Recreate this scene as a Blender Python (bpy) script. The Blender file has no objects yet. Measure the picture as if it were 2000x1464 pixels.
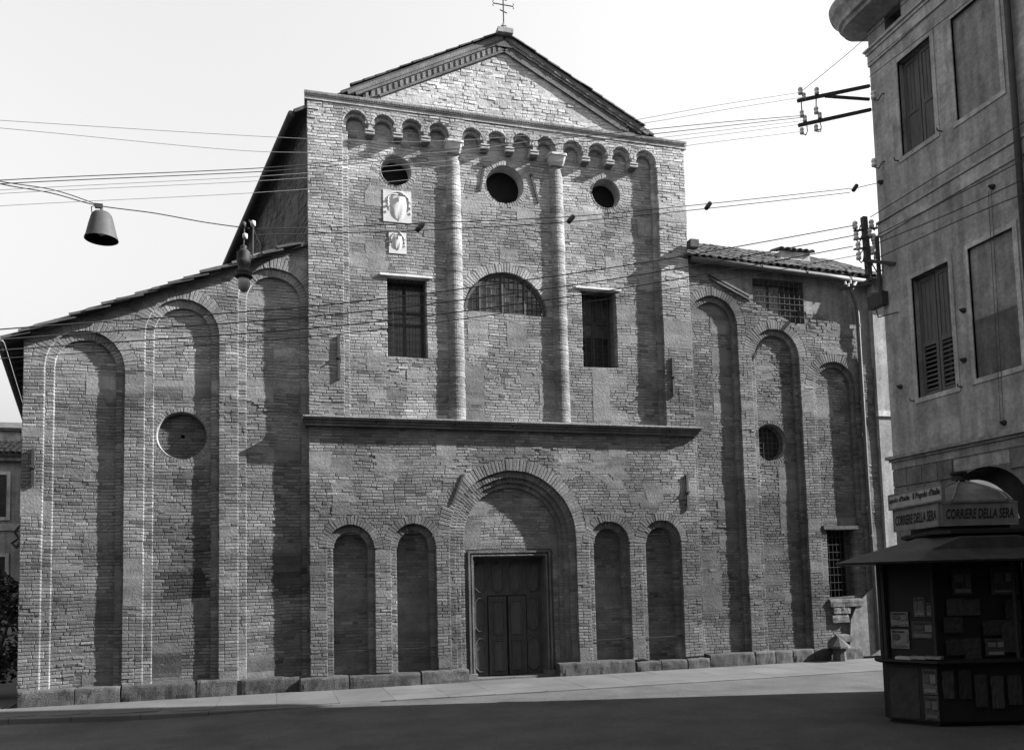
import bpy, math, random
from mathutils import Vector, Matrix, noise as mno
random.seed(7)
sc = bpy.context.scene
C0 = bpy.data.collections.new('scene'); sc.collection.children.link(C0)
V = Vector

# ------------------------------------------------------------------ camera
PAN, TILT, ROLL, FPX, CY = 0.280759, 0.0754664, -0.0249334, 1609.656, 1015.14
CAM = V((0, 0, 2.2))
cf = V((math.sin(PAN)*math.cos(TILT), math.cos(PAN)*math.cos(TILT), math.sin(TILT)))
cr0 = V((math.cos(PAN), -math.sin(PAN), 0)); cu0 = cr0.cross(cf)
cr = cr0*math.cos(ROLL) + cu0*math.sin(ROLL); cu = cu0*math.cos(ROLL) - cr0*math.sin(ROLL)
cd = bpy.data.cameras.new('camera'); co = bpy.data.objects.new('camera', cd); C0.objects.link(co)
cd.sensor_fit = 'HORIZONTAL'; cd.sensor_width = 36; cd.lens = FPX/2000*36
cd.shift_y = (CY-732)/2000; cd.clip_end = 2000; cd.clip_start = .05
m = Matrix((cr, cu, -cf)).transposed().to_4x4(); m.translation = CAM; co.matrix_world = m
sc.camera = co
# ------------------------------------------------------------------ light
SK, SM = 3.9, 2.35
sdir = V((SK, -1, SM)).normalized()
w = bpy.data.worlds.new('World'); sc.world = w; w.use_nodes = True
nt = w.node_tree; bg = nt.nodes['Background']
sky = nt.nodes.new('ShaderNodeTexSky'); sky.sky_type = 'NISHITA'; sky.sun_disc = False
sky.sun_elevation = math.asin(sdir.z); sky.sun_rotation = math.atan2(SK, -1)
sky.air_density = 3.0; sky.dust_density = 1.0; sky.ozone_density = 3.0
bw = nt.nodes.new('ShaderNodeSeparateColor')    # black-and-white plate, sensitive to blue: the sky's blue channel as grey
nt.links.new(sky.outputs[0], bw.inputs[0]); nt.links.new(bw.outputs[2], bg.inputs[0])
bg.inputs[1].default_value = 0.083
sl = bpy.data.lights.new('sun', 'SUN'); sl.energy = 5.0; sl.angle = math.radians(.5)
so = bpy.data.objects.new('sun', sl); C0.objects.link(so)
so.rotation_euler = sdir.to_track_quat('Z', 'Y').to_euler(); so.location = (30, -5, 30)
vs = sc.view_settings; vs.view_transform = 'Standard'; vs.look = 'None'; vs.gamma = 1; vs.exposure = 1.76
vs.use_curve_mapping = False

# ------------------------------------------------------------------ helpers
def ray(px, py): return cf*FPX + cr*(px-1000) + cu*(CY-py)
def atY(px, py, Y): d = ray(px, py); return CAM + d*(Y/d.y)
def atX(px, py, X): d = ray(px, py); return CAM + d*(X/d.x)
def atZ(px, py, Z): d = ray(px, py); return CAM + d*((Z-CAM.z)/d.z)
def hit(px, py, p, n): d = ray(px, py); return CAM + d*((p-CAM).dot(n)/d.dot(n))
def rnd(a, b): return a + (b-a)*random.random()
def nz(x, y, z=0.): return mno.noise(V((x, y, z)))

def node_mat(name, base, rough=.9, var=.25, scale=3., fine=40., fvar=.15, bump=.3, bdist=.01, tone=False,
             metal=0., stretch=(1, 1, 1), spec=.3, streak=0., coarse=0., peel=0., pscale=1.1):
    ma = bpy.data.materials.new(name); ma.use_nodes = True; t = ma.node_tree; N = t.nodes; Lk = t.links.new
    b = N['Principled BSDF']; b.inputs['Roughness'].default_value = rough; b.inputs['Metallic'].default_value = metal
    b.inputs['Specular IOR Level'].default_value = spec
    g = N.new('ShaderNodeNewGeometry'); mp = N.new('ShaderNodeMapping'); mp.inputs['Scale'].default_value = stretch
    Lk(g.outputs['Position'], mp.inputs['Vector'])
    def noise(s, d=4, r=.6):
        n = N.new('ShaderNodeTexNoise'); n.inputs['Scale'].default_value = s; n.inputs['Detail'].default_value = d
        n.inputs['Roughness'].default_value = r; Lk(mp.outputs[0], n.inputs['Vector']); return n.outputs[0]
    def rng(sock, lo, hi, a=.3, c=.7):
        r = N.new('ShaderNodeMapRange'); r.inputs[1].default_value = a; r.inputs[2].default_value = c
        r.inputs[3].default_value = lo; r.inputs[4].default_value = hi; Lk(sock, r.inputs[0]); return r.outputs[0]
    def mul(a, c):
        x = N.new('ShaderNodeMath'); x.operation = 'MULTIPLY'
        for i, s in enumerate((a, c)):
            if isinstance(s, float): x.inputs[i].default_value = s
            else: Lk(s, x.inputs[i])
        return x.outputs[0]
    fn = noise(fine, 3, .7)
    col = mul(rng(noise(scale, 5), 1-var, 1+var), rng(fn, 1-fvar, 1+fvar))
    if streak:
        mp2 = N.new('ShaderNodeMapping'); mp2.inputs['Scale'].default_value = (6, 6, .5)
        Lk(g.outputs['Position'], mp2.inputs['Vector'])
        n = N.new('ShaderNodeTexNoise'); n.inputs['Scale'].default_value = 1.; n.inputs['Detail'].default_value = 4
        Lk(mp2.outputs[0], n.inputs['Vector']); col = mul(col, rng(n.outputs[0], 1-streak, 1+streak*.5, .35, .65))
    if peel: col = mul(mul(col, rng(noise(pscale, 8, .68), 1., 1-peel, .545, .585)), rng(noise(pscale*1.7, 8, .7), 1., 1+peel*.5, .57, .62))
    col = mul(col, base)
    if tone:
        a = N.new('ShaderNodeAttribute'); a.attribute_name = 'tone'; col = mul(col, a.outputs['Fac'])
    Lk(col, b.inputs['Base Color'])
    if bump:
        bp = N.new('ShaderNodeBump'); bp.inputs['Strength'].default_value = bump; bp.inputs['Distance'].default_value = bdist
        if coarse:
            ad = N.new('ShaderNodeMath'); ad.operation = 'MULTIPLY_ADD'; ad.inputs[1].default_value = coarse; Lk(noise(fine*.28, 3, .6), ad.inputs[0]); Lk(fn, ad.inputs[2]); Lk(ad.outputs[0], bp.inputs['Height'])
        else: Lk(fn, bp.inputs['Height'])
        Lk(bp.outputs[0], b.inputs['Normal'])
    return ma
M = {
 'brick': node_mat('brick', 1., .95, .2, 2.5, 60., .36, .6, .011, tone=True, spec=.1, coarse=1.5),
 'mortar': node_mat('mortar', 1., .97, .25, 3., 60., .38, .6, .011, tone=True, spec=.1, coarse=1.5),
 'stone': node_mat('stone', .30, .9, .35, 2., 38., .4, .8, .02, tone=True, streak=.15),
 'marble': node_mat('marble', .55, .7, .12, 3., 30., .1, .3, .006, tone=True, streak=.12),
 'plaster': node_mat('plaster', .33, .92, .34, 2.6, 14., .22, .35, .012, tone=True, streak=.26, peel=.2, pscale=1.3),
 'tile': node_mat('roof_tile', .09, .9, .35, 5., 50., .25, .5, .01, tone=True),
 'wood': node_mat('dark_wood', .05, .6, .3, 4., 40., .25, .25, .004, stretch=(6, 6, 1), tone=True),
 'shutter': node_mat('shutter_wood', .085, .75, .25, 3., 30., .2, .3, .004, stretch=(6, 6, 1), tone=True),
 'iron': node_mat('iron', .035, .7, .3, 8., 60., .2, .2, .003, tone=True),
 'zinc': node_mat('zinc', .085, .6, .25, 4., 30., .15, .1, .003, tone=True),
 'porcelain': node_mat('porcelain', .5, .3, .1, 8., 40., .05, 0, tone=True, spec=.5),
 'glass': node_mat('window_glass', .025, .12, .5, 3., 20., .3, .05, .004, tone=True, spec=.5),
 'dark': node_mat('dark_interior', .012, .95, .2, 3., 20., .1, 0, tone=True, spec=.05),
 'road': node_mat('road', .058, .95, .3, .8, 45., .34, .7, .02, peel=.16, pscale=.5, tone=True),
 'paving': node_mat('paving', .08, .9, .22, .8, 45., .15, .3, .008, tone=True),
 'kiosk': node_mat('kiosk_paint', .014, .6, .3, 4., 40., .25, .2, .004, tone=True),
 'sheet': node_mat('kiosk_sheet_metal', .15, .6, .3, 2.5, 30., .2, .2, .004, tone=True, streak=.3),
 'enamel': node_mat('enamel', .33, .45, .15, 6., 40., .08, .05, .002, tone=True, streak=.12),
 'ink': node_mat('ink', .012, .7, .1, 5., 40., .1, 0, tone=True),
 'paper': node_mat('paper', .3, .9, .25, 9., 60., .3, .1, .002, tone=True),
 'leaf': node_mat('leaf', .025, .7, .4, 6., 30., .2, 0, tone=True),
 'wire': node_mat('wire', .03, .6, .1, 5., 40., .1, 0, tone=True),
 'wirepale': node_mat('thin_wire', .2, .6, .1, 5., 40., .1, 0, tone=True),
}

LOC = {}
def link(o, parent=None):
    C0.objects.link(o)
    if parent is not None:
        o.parent = parent
        if parent.name in LOC: o.matrix_parent_inverse = Matrix.Translation(-LOC[parent.name])
    return o
def tag(o, label=None, cat=None, group=None, kind=None):
    for k, v in (('label', label), ('category', cat), ('group', group), ('kind', kind)):
        if v: o[k] = v
    return o
def thing(name, loc, label, cat, group=None):
    o = bpy.data.objects.new(name, None); o.empty_display_size = .2; o.location = loc
    C0.objects.link(o); LOC[o.name] = V(loc); return tag(o, label, cat, group)

BOXF = [(0, 1, 2, 3), (7, 6, 5, 4), (0, 4, 5, 1), (1, 5, 6, 2), (2, 6, 7, 3), (3, 7, 4, 0)]
class MB:
    def __init__(s): s.v = []; s.f = []; s.t = []
    def add(s, vs_, fs, tone=1.):
        n = len(s.v); s.v.extend([tuple(p) for p in vs_]); s.f.extend([tuple(i+n for i in f) for f in fs])
        s.t.extend([tone]*len(fs)); return s
    def box(s, x0, x1, y0, y1, z0, z1, tone=1.):
        return s.add([(x0,y0,z0),(x1,y0,z0),(x1,y0,z1),(x0,y0,z1),(x0,y1,z0),(x1,y1,z0),(x1,y1,z1),(x0,y1,z1)], BOXF, tone)
    def obox(s, c, a, b, d, tone=1.):          # centre and three half vectors
        c, a, b, d = V(c), V(a), V(b), V(d)
        return s.add([c-a-b-d, c+a-b-d, c+a-b+d, c-a-b+d, c-a+b-d, c+a+b-d, c+a+b+d, c-a+b+d], BOXF, tone)
    def bar(s, p, q, wx, wz, up=(0, 0, 1), tone=1.):
        p, q = V(p), V(q); d = (q-p); u_ = V(up); sd = d.cross(u_)
        if sd.length < 1e-6: sd = d.cross(V((1, 0, 0)))
        sd.normalize(); up2 = sd.cross(d).normalized()
        return s.obox((p+q)/2, d/2, sd*wx/2, up2*wz/2, tone)
    def tube(s, pts, r, n=8, tone=1., cap=True):
        pts = [V(p) for p in pts]; rs = r if isinstance(r, (list, tuple)) else [r]*len(pts)
        b0 = len(s.v); prev = None
        for i, p in enumerate(pts):
            d = (pts[min(i+1, len(pts)-1)] - pts[max(i-1, 0)]).normalized()
            a = V((0, 0, 1)) if abs(d.z) < .9 else V((1, 0, 0))
            if prev is not None: a = prev
            x = (a - d*a.dot(d)).normalized(); y = d.cross(x); prev = x
            for k in range(n):
                th = 2*math.pi*k/n; s.v.append(tuple(p + x*(rs[i]*math.cos(th)) + y*(rs[i]*math.sin(th))))
        fs = []
        for i in range(len(pts)-1):
            for k in range(n):
                k2 = (k+1) % n; fs.append((b0+i*n+k, b0+i*n+k2, b0+(i+1)*n+k2, b0+(i+1)*n+k))
        if cap:
            fs.append(tuple(b0+k for k in reversed(range(n)))); e = b0+(len(pts)-1)*n; fs.append(tuple(e+k for k in range(n)))
        s.f.extend(fs); s.t.extend([tone]*len(fs)); return s
    def lathe(s, prof, c, n=20, tone=1.):
        return s.tube([(c[0], c[1], c[2]+z) for r, z in prof], [max(r, .0005) for r, z in prof], n, tone)
    def prism(s, poly, z0, z1, tone=1.):       # plan polygon
        n = len(poly); vs_ = [(x, y, z0) for x, y in poly] + [(x, y, z1) for x, y in poly]
        fs = [tuple(reversed(range(n))), tuple(range(n, 2*n))] + [(i, (i+1) % n, n+(i+1) % n, n+i) for i in range(n)]
        return s.add(vs_, fs, tone)
    def slab(s, poly, y0, y1, tone=1.):        # polygon in X-Z, extruded in Y
        n = len(poly); vs_ = [(x, y0, z) for x, z in poly] + [(x, y1, z) for x, z in poly]
        fs = [tuple(range(n)), tuple(reversed(range(n, 2*n)))] + [(i, n+i, n+(i+1) % n, (i+1) % n) for i in range(n)]
        return s.add(vs_, fs, tone)
    def mesh(s, name):
        me = bpy.data.meshes.new(name); me.from_pydata(s.v, [], s.f)
        a = me.attributes.new('tone', 'FLOAT', 'FACE'); a.data.foreach_set('value', s.t); return me
    def build(s, name, mat, parent=None, smooth=False):
        me = s.mesh(name); me.materials.append(M[mat] if isinstance(mat, str) else mat)
        if smooth: me.polygons.foreach_set('use_smooth', [True]*len(me.polygons))
        return link(bpy.data.objects.new(name, me), parent)

# ------------------------------------------------------------------ masonry generator
BR = []                       # every brick: (verts, tone, wall, size)
def wav(x, z): return .012*math.sin(x*1.3+z*.4)+.008*math.sin(x*3.1-z*.9+1.)+.004*math.sin(x*9.7+z*3.1), .004*math.sin(x*.9+z*1.1)+.002*math.sin(x*2.3+z*2.9)
def ident(x, y, z):
    a, b = wav(x, z); return (x, y+b, z+a)
def brick(x0, x1, z0, z1, yf, dep, tone, wall, mp=ident, amp=.004, jl=0., jr=0.):
    c = rnd(.003, .007); j = lambda k=1.: rnd(-amp, amp)*k
    tl, tr, tb, tt = (x0+c+jl+abs(j(.6)), x1-c-jr-abs(j(.6)), z0+c*.8+abs(j(.4)), z1-c*.8-abs(j(.4)))
    o = j(.7)
    vs_ = [(tl+j(.7), yf+o+j(.45), tb+j(.4)), (tr+j(.7), yf+o+j(.45), tb+j(.4)), (tr+j(.7), yf+o+j(.45), tt+j(.4)), (tl+j(.7), yf+o+j(.45), tt+j(.4)),
           (x0+jl*.4, yf+c+o, z0), (x1-jr*.4, yf+c+o, z0), (x1-jr*.4, yf+c+o, z1), (x0+jl*.4, yf+c+o, z1),
           (x0, yf+dep, z0), (x1, yf+dep, z0), (x1, yf+dep, z1), (x0, yf+dep, z1)]
    BR.append(([mp(*p) for p in vs_], tone, wall, (x1-x0)*(z1-z0)))
BRF = [(0, 1, 2, 3), (4, 5, 1, 0), (5, 6, 2, 1), (6, 7, 3, 2), (7, 4, 0, 3), (8, 9, 5, 4), (9, 10, 6, 5), (10, 11, 7, 6), (11, 8, 4, 7)]
def lay(mort, ivs, z0, z1, yf, dep, tone, wall, course=.07, blen=.245, joint=.013, amp=None, mp=ident, mrec=.0095, mt=1.0, splay=.008):
    n = max(1, round((z1-z0)/course)); course = (z1-z0)/n
    for i in range(n):
        za = z0+i*course; zm = za+course/2
        for it in ivs(zm):
            xa, xb = it[0], it[1]; fl, fr = (it[2], it[3]) if len(it) > 2 else (0, 0)
            if xb-xa < .02: continue
            xs = [xa]; x = xa - rnd(0, .5)*blen if not fl else xa
            x += (i % 2)*blen*.5*(1 if fl else 1)
            while x < xb:
                if x-xs[-1] > .045 and xb-x > .045: xs.append(x)
                x += blen*random.choice((1, 1, 1, .95, 1.06, .52, .5))
            xs.append(xb)
            for a, b in zip(xs, xs[1:]):
                xm = (a+b)/2; am = amp(xm, zm) if amp else .004
                t = tone(xm, zm)
                if t is None: continue
                u_ = random.random(); t *= rnd(.84, 1.16)*(1.22 if u_ < .06 else .66 if u_ > .92 else 1)
                if random.random() < (.08 if am > .008 else .012): yo = rnd(.012, .045)       # broken back
                else: yo = 0
                brick(a+(0 if a == xa and fl else joint/2), b-(0 if b == xb and fr else joint/2), za+joint/2, za+course-joint/2, yf+yo, dep, t, wall, mp, am,
                      splay if a == xa and fl else 0, splay if b == xb and fr else 0)
            # mortar bed behind the faces, in short lengths
            xa2, xb2 = xa+(.02 if fl else 0), xb-(.02 if fr else 0); k = max(1, int((xb2-xa2)/.45)); st = (xb2-xa2)/k
            for q in range(k):
                a, b = xa2+q*st, xa2+(q+1)*st; t = (tone((a+b)/2, zm) or .2)*mt*rnd(.92, 1.08)
                fl_ = sm(.04, .38, nz((a+b)*.6, zm*1.3, 41)+.4*nz((a+b)*2, zm*4, 42)); mr = mrec-(mrec+.0045)*fl_; t *= 1-.14*(1-fl_)
                p = [mp(a, yf+mr, za), mp(b, yf+mr, za), mp(b, yf+mr, za+course), mp(a, yf+mr, za+course)]
                mort.add(p, [(0, 1, 2, 3)], t)
            p = [mp(x, y, z) for x in (xa2, xb2) for y in (yf+mrec, yf+dep) for z in (za, za+course)]
            mort.add(p, [(0, 1, 3, 2), (4, 6, 7, 5)], (tone(xa, zm) or .2)*mt)
def ringof(mort, cx, cz, r0, r1, a0, a1, yf, dep, tone, wall, pitch=.075, amp=.004, keep=None, mt=1.):
    n = max(3, round((a1-a0)*(r0+r1)/2/pitch)); da = (a1-a0)/n
    def polar(x, y, z):      # x = -angle so that the winding stays outward
        p = ident(cx+z*math.cos(-x), y, cz+z*math.sin(-x)); return p
    start = len(BR)
    for i in range(n):
        t = a0+i*da; g = .006/r1*1.2
        tn = tone(cx+r1*math.cos(t), cz+r1*math.sin(t)) or .2
        brick(-(t+da-g), -(t+g), r0+rnd(-.004, .004), r1+rnd(-.015, .005), yf-.001, dep, tn*rnd(.85, 1.15), wall, polar, 0., 0, 0)
        # relief of the single stones
        vs_, tt, wl, sz = BR[-1]; o = rnd(-.004, .006); vs_ = [(p[0], p[1]+(o if q < 8 else 0), p[2]) for q, p in enumerate(vs_)]
        BR[-1] = (vs_, tt, wl, da*(r1-r0)*r0)
        p = [polar(-(t+da), yf+.009, r0+.004), polar(-t, yf+.009, r0+.004), polar(-t, yf+.007, r1+.11), polar(-(t+da), yf+.007, r1+.11), polar(-(t+da), yf+dep, r0+.004), polar(-t, yf+dep, r0+.004)]
        mort.add(p, [(0, 1, 2, 3), (4, 5, 1, 0)], tn*mt)
    if keep is not None:
        keep.extend(BR[start:]); del BR[start:]
def cut(xa, xb, holes, z):    # intervals left on [xa,xb] at height z; holes give (lo,hi) or None
    out = [(xa, xb, 0, 0)]
    for h in holes:
        r = h(z)
        if not r: continue
        lo, hi, rev = r[0], r[1], (r[2] if len(r) > 2 else 1); nw = []
        for a, b, fa, fb in out:
            if hi <= a or lo >= b: nw.append((a, b, fa, fb)); continue
            if lo > a: nw.append((a, lo, fa, rev))
            if hi < b: nw.append((hi, b, rev, fb))
        out = nw
    return out
def archhole(cx, r, spring, ring=0., bottom=-9.):
    def h(z):
        if z < bottom: return None
        if z < spring: return (cx-r, cx+r)
        R_ = r+ring; d = R_*R_-(z-spring)**2
        return (cx-math.sqrt(d), cx+math.sqrt(d), 0) if d > 0 else None
    return h
def rect(x0, x1, z0, z1): return lambda z: (x0, x1) if z0 <= z <= z1 else None
def disc(cx, cz, r):
    def h(z):
        d = r*r-(z-cz)**2; return (cx-math.sqrt(d), cx+math.sqrt(d), 0) if d > 0 else None
    return h
PATCH = [  # stains with a shape of their own: (x0,x1,z0,z1,factor,softness)
 (-2.25,-1.4,1.98,2.7,.40,.08), (-2.2,-1.4,2.5,3.6,.72,.3), (-2.1,-1.5,4.3,4.75,.6,.15), (-3.1,-1.2,6.25,6.85,.72,.2), (-4.85,-4.5,6.0,6.6,.8,.2),
 (-.5,.62,2.35,2.95,.55,.14), (-.1,.62,2.05,2.5,.6,.12), (-.55,.6,1.6,2.05,1.15,.3), (-1.35,-.75,5.2,6.6,1.12,.3), (-.8,-.2,4.3,5.1,.8,.3), (2.75,3.55,6.0,6.45,1.45,.2),
 (.75,1.5,10.0,12.9,1.12,.3), (.75,1.5,12.1,13.15,1.2,.25), (8.2,9.3,9.4,11.2,.9,.4), (3.4,3.95,9.5,12.0,.88,.3), (6.9,7.3,9.0,10.6,1.12,.3), (1.5,2.6,9.6,10.8,.85,.4), (4.4,6.3,7.2,7.9,1.18,.2), (4.5,6.2,9.9,11.0,.85,.3),
 (3.5,4.3,4.6,5.6,1.25,.25), (.75,1.3,4.2,5.5,1.35,.25), (6.6,7.0,5.0,5.7,1.4,.1), (8.9,9.7,3.8,5.4,1.15,.3),
 (11.5,12.3,4.2,5.3,1.3,.3), (12.6,13.4,4.0,4.9,1.2,.3), (11.9,12.7,3.2,4.3,.8,.3), (10.4,11.2,7.6,8.8,1.2,.3),
 (12.1,12.9,7.0,8.2,1.15,.3), (13.2,15.0,7.2,8.6,1.25,.4), (.9,3.4,2.9,5.0,1.05,.5), (-4.8,-3.2,2.6,3.4,.92,.4), (-2.3,-1.7,.5,.9,.55,.15), (-.5,.2,.45,.75,.5,.12),
 (4.5,6.3,3.1,4.2,1.3,.15)]
def sm(a, b, x): t = min(1, max(0, (x-a)/(b-a))); return t*t*(3-2*t)
def stain(x, z):
    f = 1.
    dx, dz = nz(x*2.1, z*2.1, 5)*.16, nz(x*2.1, z*2.1, 9)*.16
    for x0, x1, z0, z1, k, s_ in PATCH:
        if x < x0-.5 or x > x1+.5 or z < z0-.5 or z > z1+.5: continue
        mk = sm(x0-s_/2, x0+s_/2, x+dx)*sm(x1+s_/2, x1-s_/2, x+dx)*sm(z0-s_/2, z0+s_/2, z+dz)*sm(z1+s_/2, z1-s_/2, z+dz)
        f *= 1+(k-1)*mk
    f *= 1+.26*nz(x*.55, z*.7, 1)+.30*nz(x*1.6, z*2.6, 2)+.16*nz(x*4, z*6, 3)+.22*min(0, nz(x*3.2, z*.55, 6)+.1)*2
    f *= 1+.17*mno.cell(V((x*.75+nz(x*2, z*2, 51)*.35, z*.95+nz(x*2, z*2, 52)*.35, 3.)))
    return max(.3, f)
def zmix(z, x, steps):       # tone bands, lighter with height: (upper limit, tone), ragged joins
    zz = z + .35*nz(x*.8, z*.3, 21)
    for i, (lim, t) in enumerate(steps):
        if zz < lim: return t
    return steps[-1][1]
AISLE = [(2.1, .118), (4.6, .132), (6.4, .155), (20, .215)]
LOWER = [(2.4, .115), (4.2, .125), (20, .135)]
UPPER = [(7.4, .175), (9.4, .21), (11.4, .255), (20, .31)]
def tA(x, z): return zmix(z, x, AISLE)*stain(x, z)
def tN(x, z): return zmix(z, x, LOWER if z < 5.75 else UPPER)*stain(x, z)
def tR(x, z): return zmix(z, x, [(2.5, .105), (5.5, .115), (7.8, .13), (20, .14)])*stain(x, z)
def amp(x, z): return .003+.017*max(0, nz(x*.9, z*.9, 31)-.05)+.009*max(0, nz(x*3, z*3, 33)-.1)

# ------------------------------------------------------------------ setting: road, pavement, kerb
def roadz(x): return -.095+.083*sm(-3.0, 1.5, x)
rd = MB(); xs = [-300, -120, -60, -30, -14, -8, -5, -4, -3.2, -2.6, -2, -1.4, -.8, -.2, .4, 1, 1.6, 4, 8, 14, 30, 60, 120, 300]; ys = [-300, -60, -20, 0, 8, 12, 14, 16, 18.2, 25, 60, 300]
for y in ys:
    for x in xs: rd.v.append((x, y, roadz(x)))
nx = len(xs)
for j in range(len(ys)-1):
    for i in range(nx-1): rd.f.append((j*nx+i, j*nx+i+1, (j+1)*nx+i+1, (j+1)*nx+i)); rd.t.append(1.)
tag(rd.build('road', 'road', smooth=True), kind='structure')
edge = [(-16, 18.1), (-9, 17.5), (-4.7, 16.86), (-2.5, 16.30), (-1.2, 16.12), (1, 15.95), (5, 15.8), (10, 15.75), (20, 15.75)]
def edgey(x):
    for (a, b), (c, d) in zip(edge, edge[1:]):
        if a <= x <= c: return b+(d-b)*(x-a)/(c-a)
    return edge[-1][1]
pv = MB().prism([(x, y+.17) for x, y in edge]+[(20, 18.36), (-5.05, 18.36), (-5.4, 26), (-16, 26)], -.2, -.012)
pav = tag(pv.build('pavement', 'paving'), kind='structure')
x = -9.
while x < 19:
    wd = rnd(.85, 1.3); y = 18.33
    if x+wd < -5.1: y = 18.9
    yl = max(edgey(x), edgey(x+wd))+.18
    while y-yl > .12:
        dp = rnd(.6, .85)
        if y-dp-yl < .25: dp = y-yl
        b = MB().box(x+.003, x+wd-.003, y-dp+.003, y-.003, -.1, rnd(-.002, .002), rnd(.9, 1.1)); b.build('slab', 'paving', pav); y -= dp
    x += wd
x = -12.
while x < 1.5:
    wd = rnd(.9, 1.2); a, b = V((x+.005, edgey(x), 0)), V((x+wd-.005, edgey(x+wd), 0)); nrm = V((0, .165, 0))
    q = [a, b, b+nrm, a+nrm]; z0, z1 = -.22, .004
    MB().add([(p.x, p.y, z0) for p in q]+[(p.x, p.y, z1-.015) for p in q]+[(p.x, p.y+(.012 if i < 2 else 0), z1) for i, p in enumerate(q)],
             [(0, 1, 5, 4), (1, 2, 6, 5), (2, 3, 7, 6), (3, 0, 4, 7), (4, 5, 9, 8), (5, 6, 10, 9), (6, 7, 11, 10), (7, 4, 8, 11), (8, 9, 10, 11)], rnd(.85, 1.1)).build('kerb_stone', 'paving', pav)
    x += wd

# ------------------------------------------------------------------ church
church = thing('church', (5.4, 18.45, 0), 'old brick church with gabled front, blind arches and arched central portal', 'church')
XL, XN0, XN1, XR = -4.89, .72, 10.13, 15.62
YA, YN, YU, YR = 18.45, 18.39, 18.34, 18.43
ST = .068
bdir = V((-.201, .98, 0)).normalized()
LW, NW, RW = MB(), MB(), MB()         # mortar bodies of the three walls
PI = math.pi
def niche(mw, wall, cx, r, crown, inset, yf, z0, tone, st1=ST, st2=ST, holes=(), rw=.25, spl=.008):
    sp = crown-r; ri = r-inset; sp1 = sp-.015
    ringof(mw, cx, sp, r, r+rw, 0, PI, yf, st1+.02, tone, wall)
    y1 = yf+st1
    lay(mw, lambda z: [(cx-r-.07, cx-ri, 0, 1), (cx+ri, cx+r+.07, 1, 0)], z0, sp1, y1, st2+.02, tone, wall, amp=amp, splay=spl)
    ringof(mw, cx, sp1, ri, r+.06, 0, PI, y1, st2+.02, tone, wall)
    y2 = y1+st2
    def iv(z):
        hw = ri+.07
        if z > sp1:
            d = (ri+.06)**2-(z-sp1)**2; hw = math.sqrt(d) if d > 0 else 0
        return cut(cx-hw, cx+hw, holes, z) if hw > .02 else []
    lay(mw, iv, z0, sp1+ri+.05, y2, .12, tone, wall, amp=amp)
    return y2
# left aisle ---------------------------------------------------------------
NL = [(-3.755, .745, 7.61), (-1.885, .732, 8.40), (-.02, .735, 9.26)]
verge = lambda x: 7.42+.436*(x-XL)
def ivL(z):
    xa = XL if z < 7.42 else XL+(z-7.42)/.436
    return cut(xa, XN0+.05, [archhole(c, r, cr_-r, .25) for c, r, cr_ in NL], z)
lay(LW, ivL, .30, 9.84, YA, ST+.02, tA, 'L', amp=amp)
OL = (-1.9, 5.49, .50)
for i, (c, r, cr_) in enumerate(NL):
    y2 = niche(LW, 'L', c, r, cr_, .165, YA, .30, tA, holes=[disc(OL[0], OL[1], OL[2]+.10)] if i == 1 else [])
ringof(LW, OL[0], OL[1], OL[2], OL[2]+.11, 0, 2*PI, y2, .12, tA, 'L', pitch=.07)
# nave, lower storey -------------------------------------------------------
NN = [(1.60, .515, 3.56), (2.99, .505, 3.58), (7.73, .512, 3.62), (9.105, .525, 3.62)]
PC, PR, PS = 5.345, 1.53, 3.27
def ivN(z): return cut(XN0, XN1, [archhole(c, r, cr_-r, .19) for c, r, cr_ in NN]+[archhole(PC, PR, PS, .285)], z)
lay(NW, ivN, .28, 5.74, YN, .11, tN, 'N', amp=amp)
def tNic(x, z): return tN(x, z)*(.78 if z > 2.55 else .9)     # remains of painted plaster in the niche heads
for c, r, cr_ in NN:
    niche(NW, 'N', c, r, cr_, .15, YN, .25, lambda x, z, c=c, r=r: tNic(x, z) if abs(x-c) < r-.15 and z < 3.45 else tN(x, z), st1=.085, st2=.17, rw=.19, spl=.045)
vou = []
ringof(NW, PC, PS, PR, PR+.285, 0, PI, YN, .11, tN, 'N', pitch=.085, keep=vou)
for (r, yy) in ((1.375, .075), (1.26, .15), (1.15, .215)):
    lay(NW, lambda z, r=r: [(PC-r-.19, PC-r, 0, 1), (PC+r, PC+r+.19, 1, 0)], .1, PS, YN+yy, .12, tN, 'N', amp=amp)
    ringof(NW, PC, PS, r, r+.19, 0, PI, YN+yy, .12, lambda x, z: tN(x, z)*1.1, 'N', pitch=.07)
DX0, DX1, DZ = 4.44, 6.16, 2.80                  # door opening
def ivT(z):
    hw = 1.22
    if z > PS:
        d = 1.22**2-(z-PS)**2; hw = math.sqrt(d) if d > 0 else 0
    return cut(PC-hw, PC+hw, [rect(DX0-.2, DX1+.2, -1, DZ+.18)], z) if hw > .05 else []
lay(NW, ivT, .1, PS+1.19, YN+.28, .14, lambda x, z: tN(x, z)*1.15, 'N', amp=amp)
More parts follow.
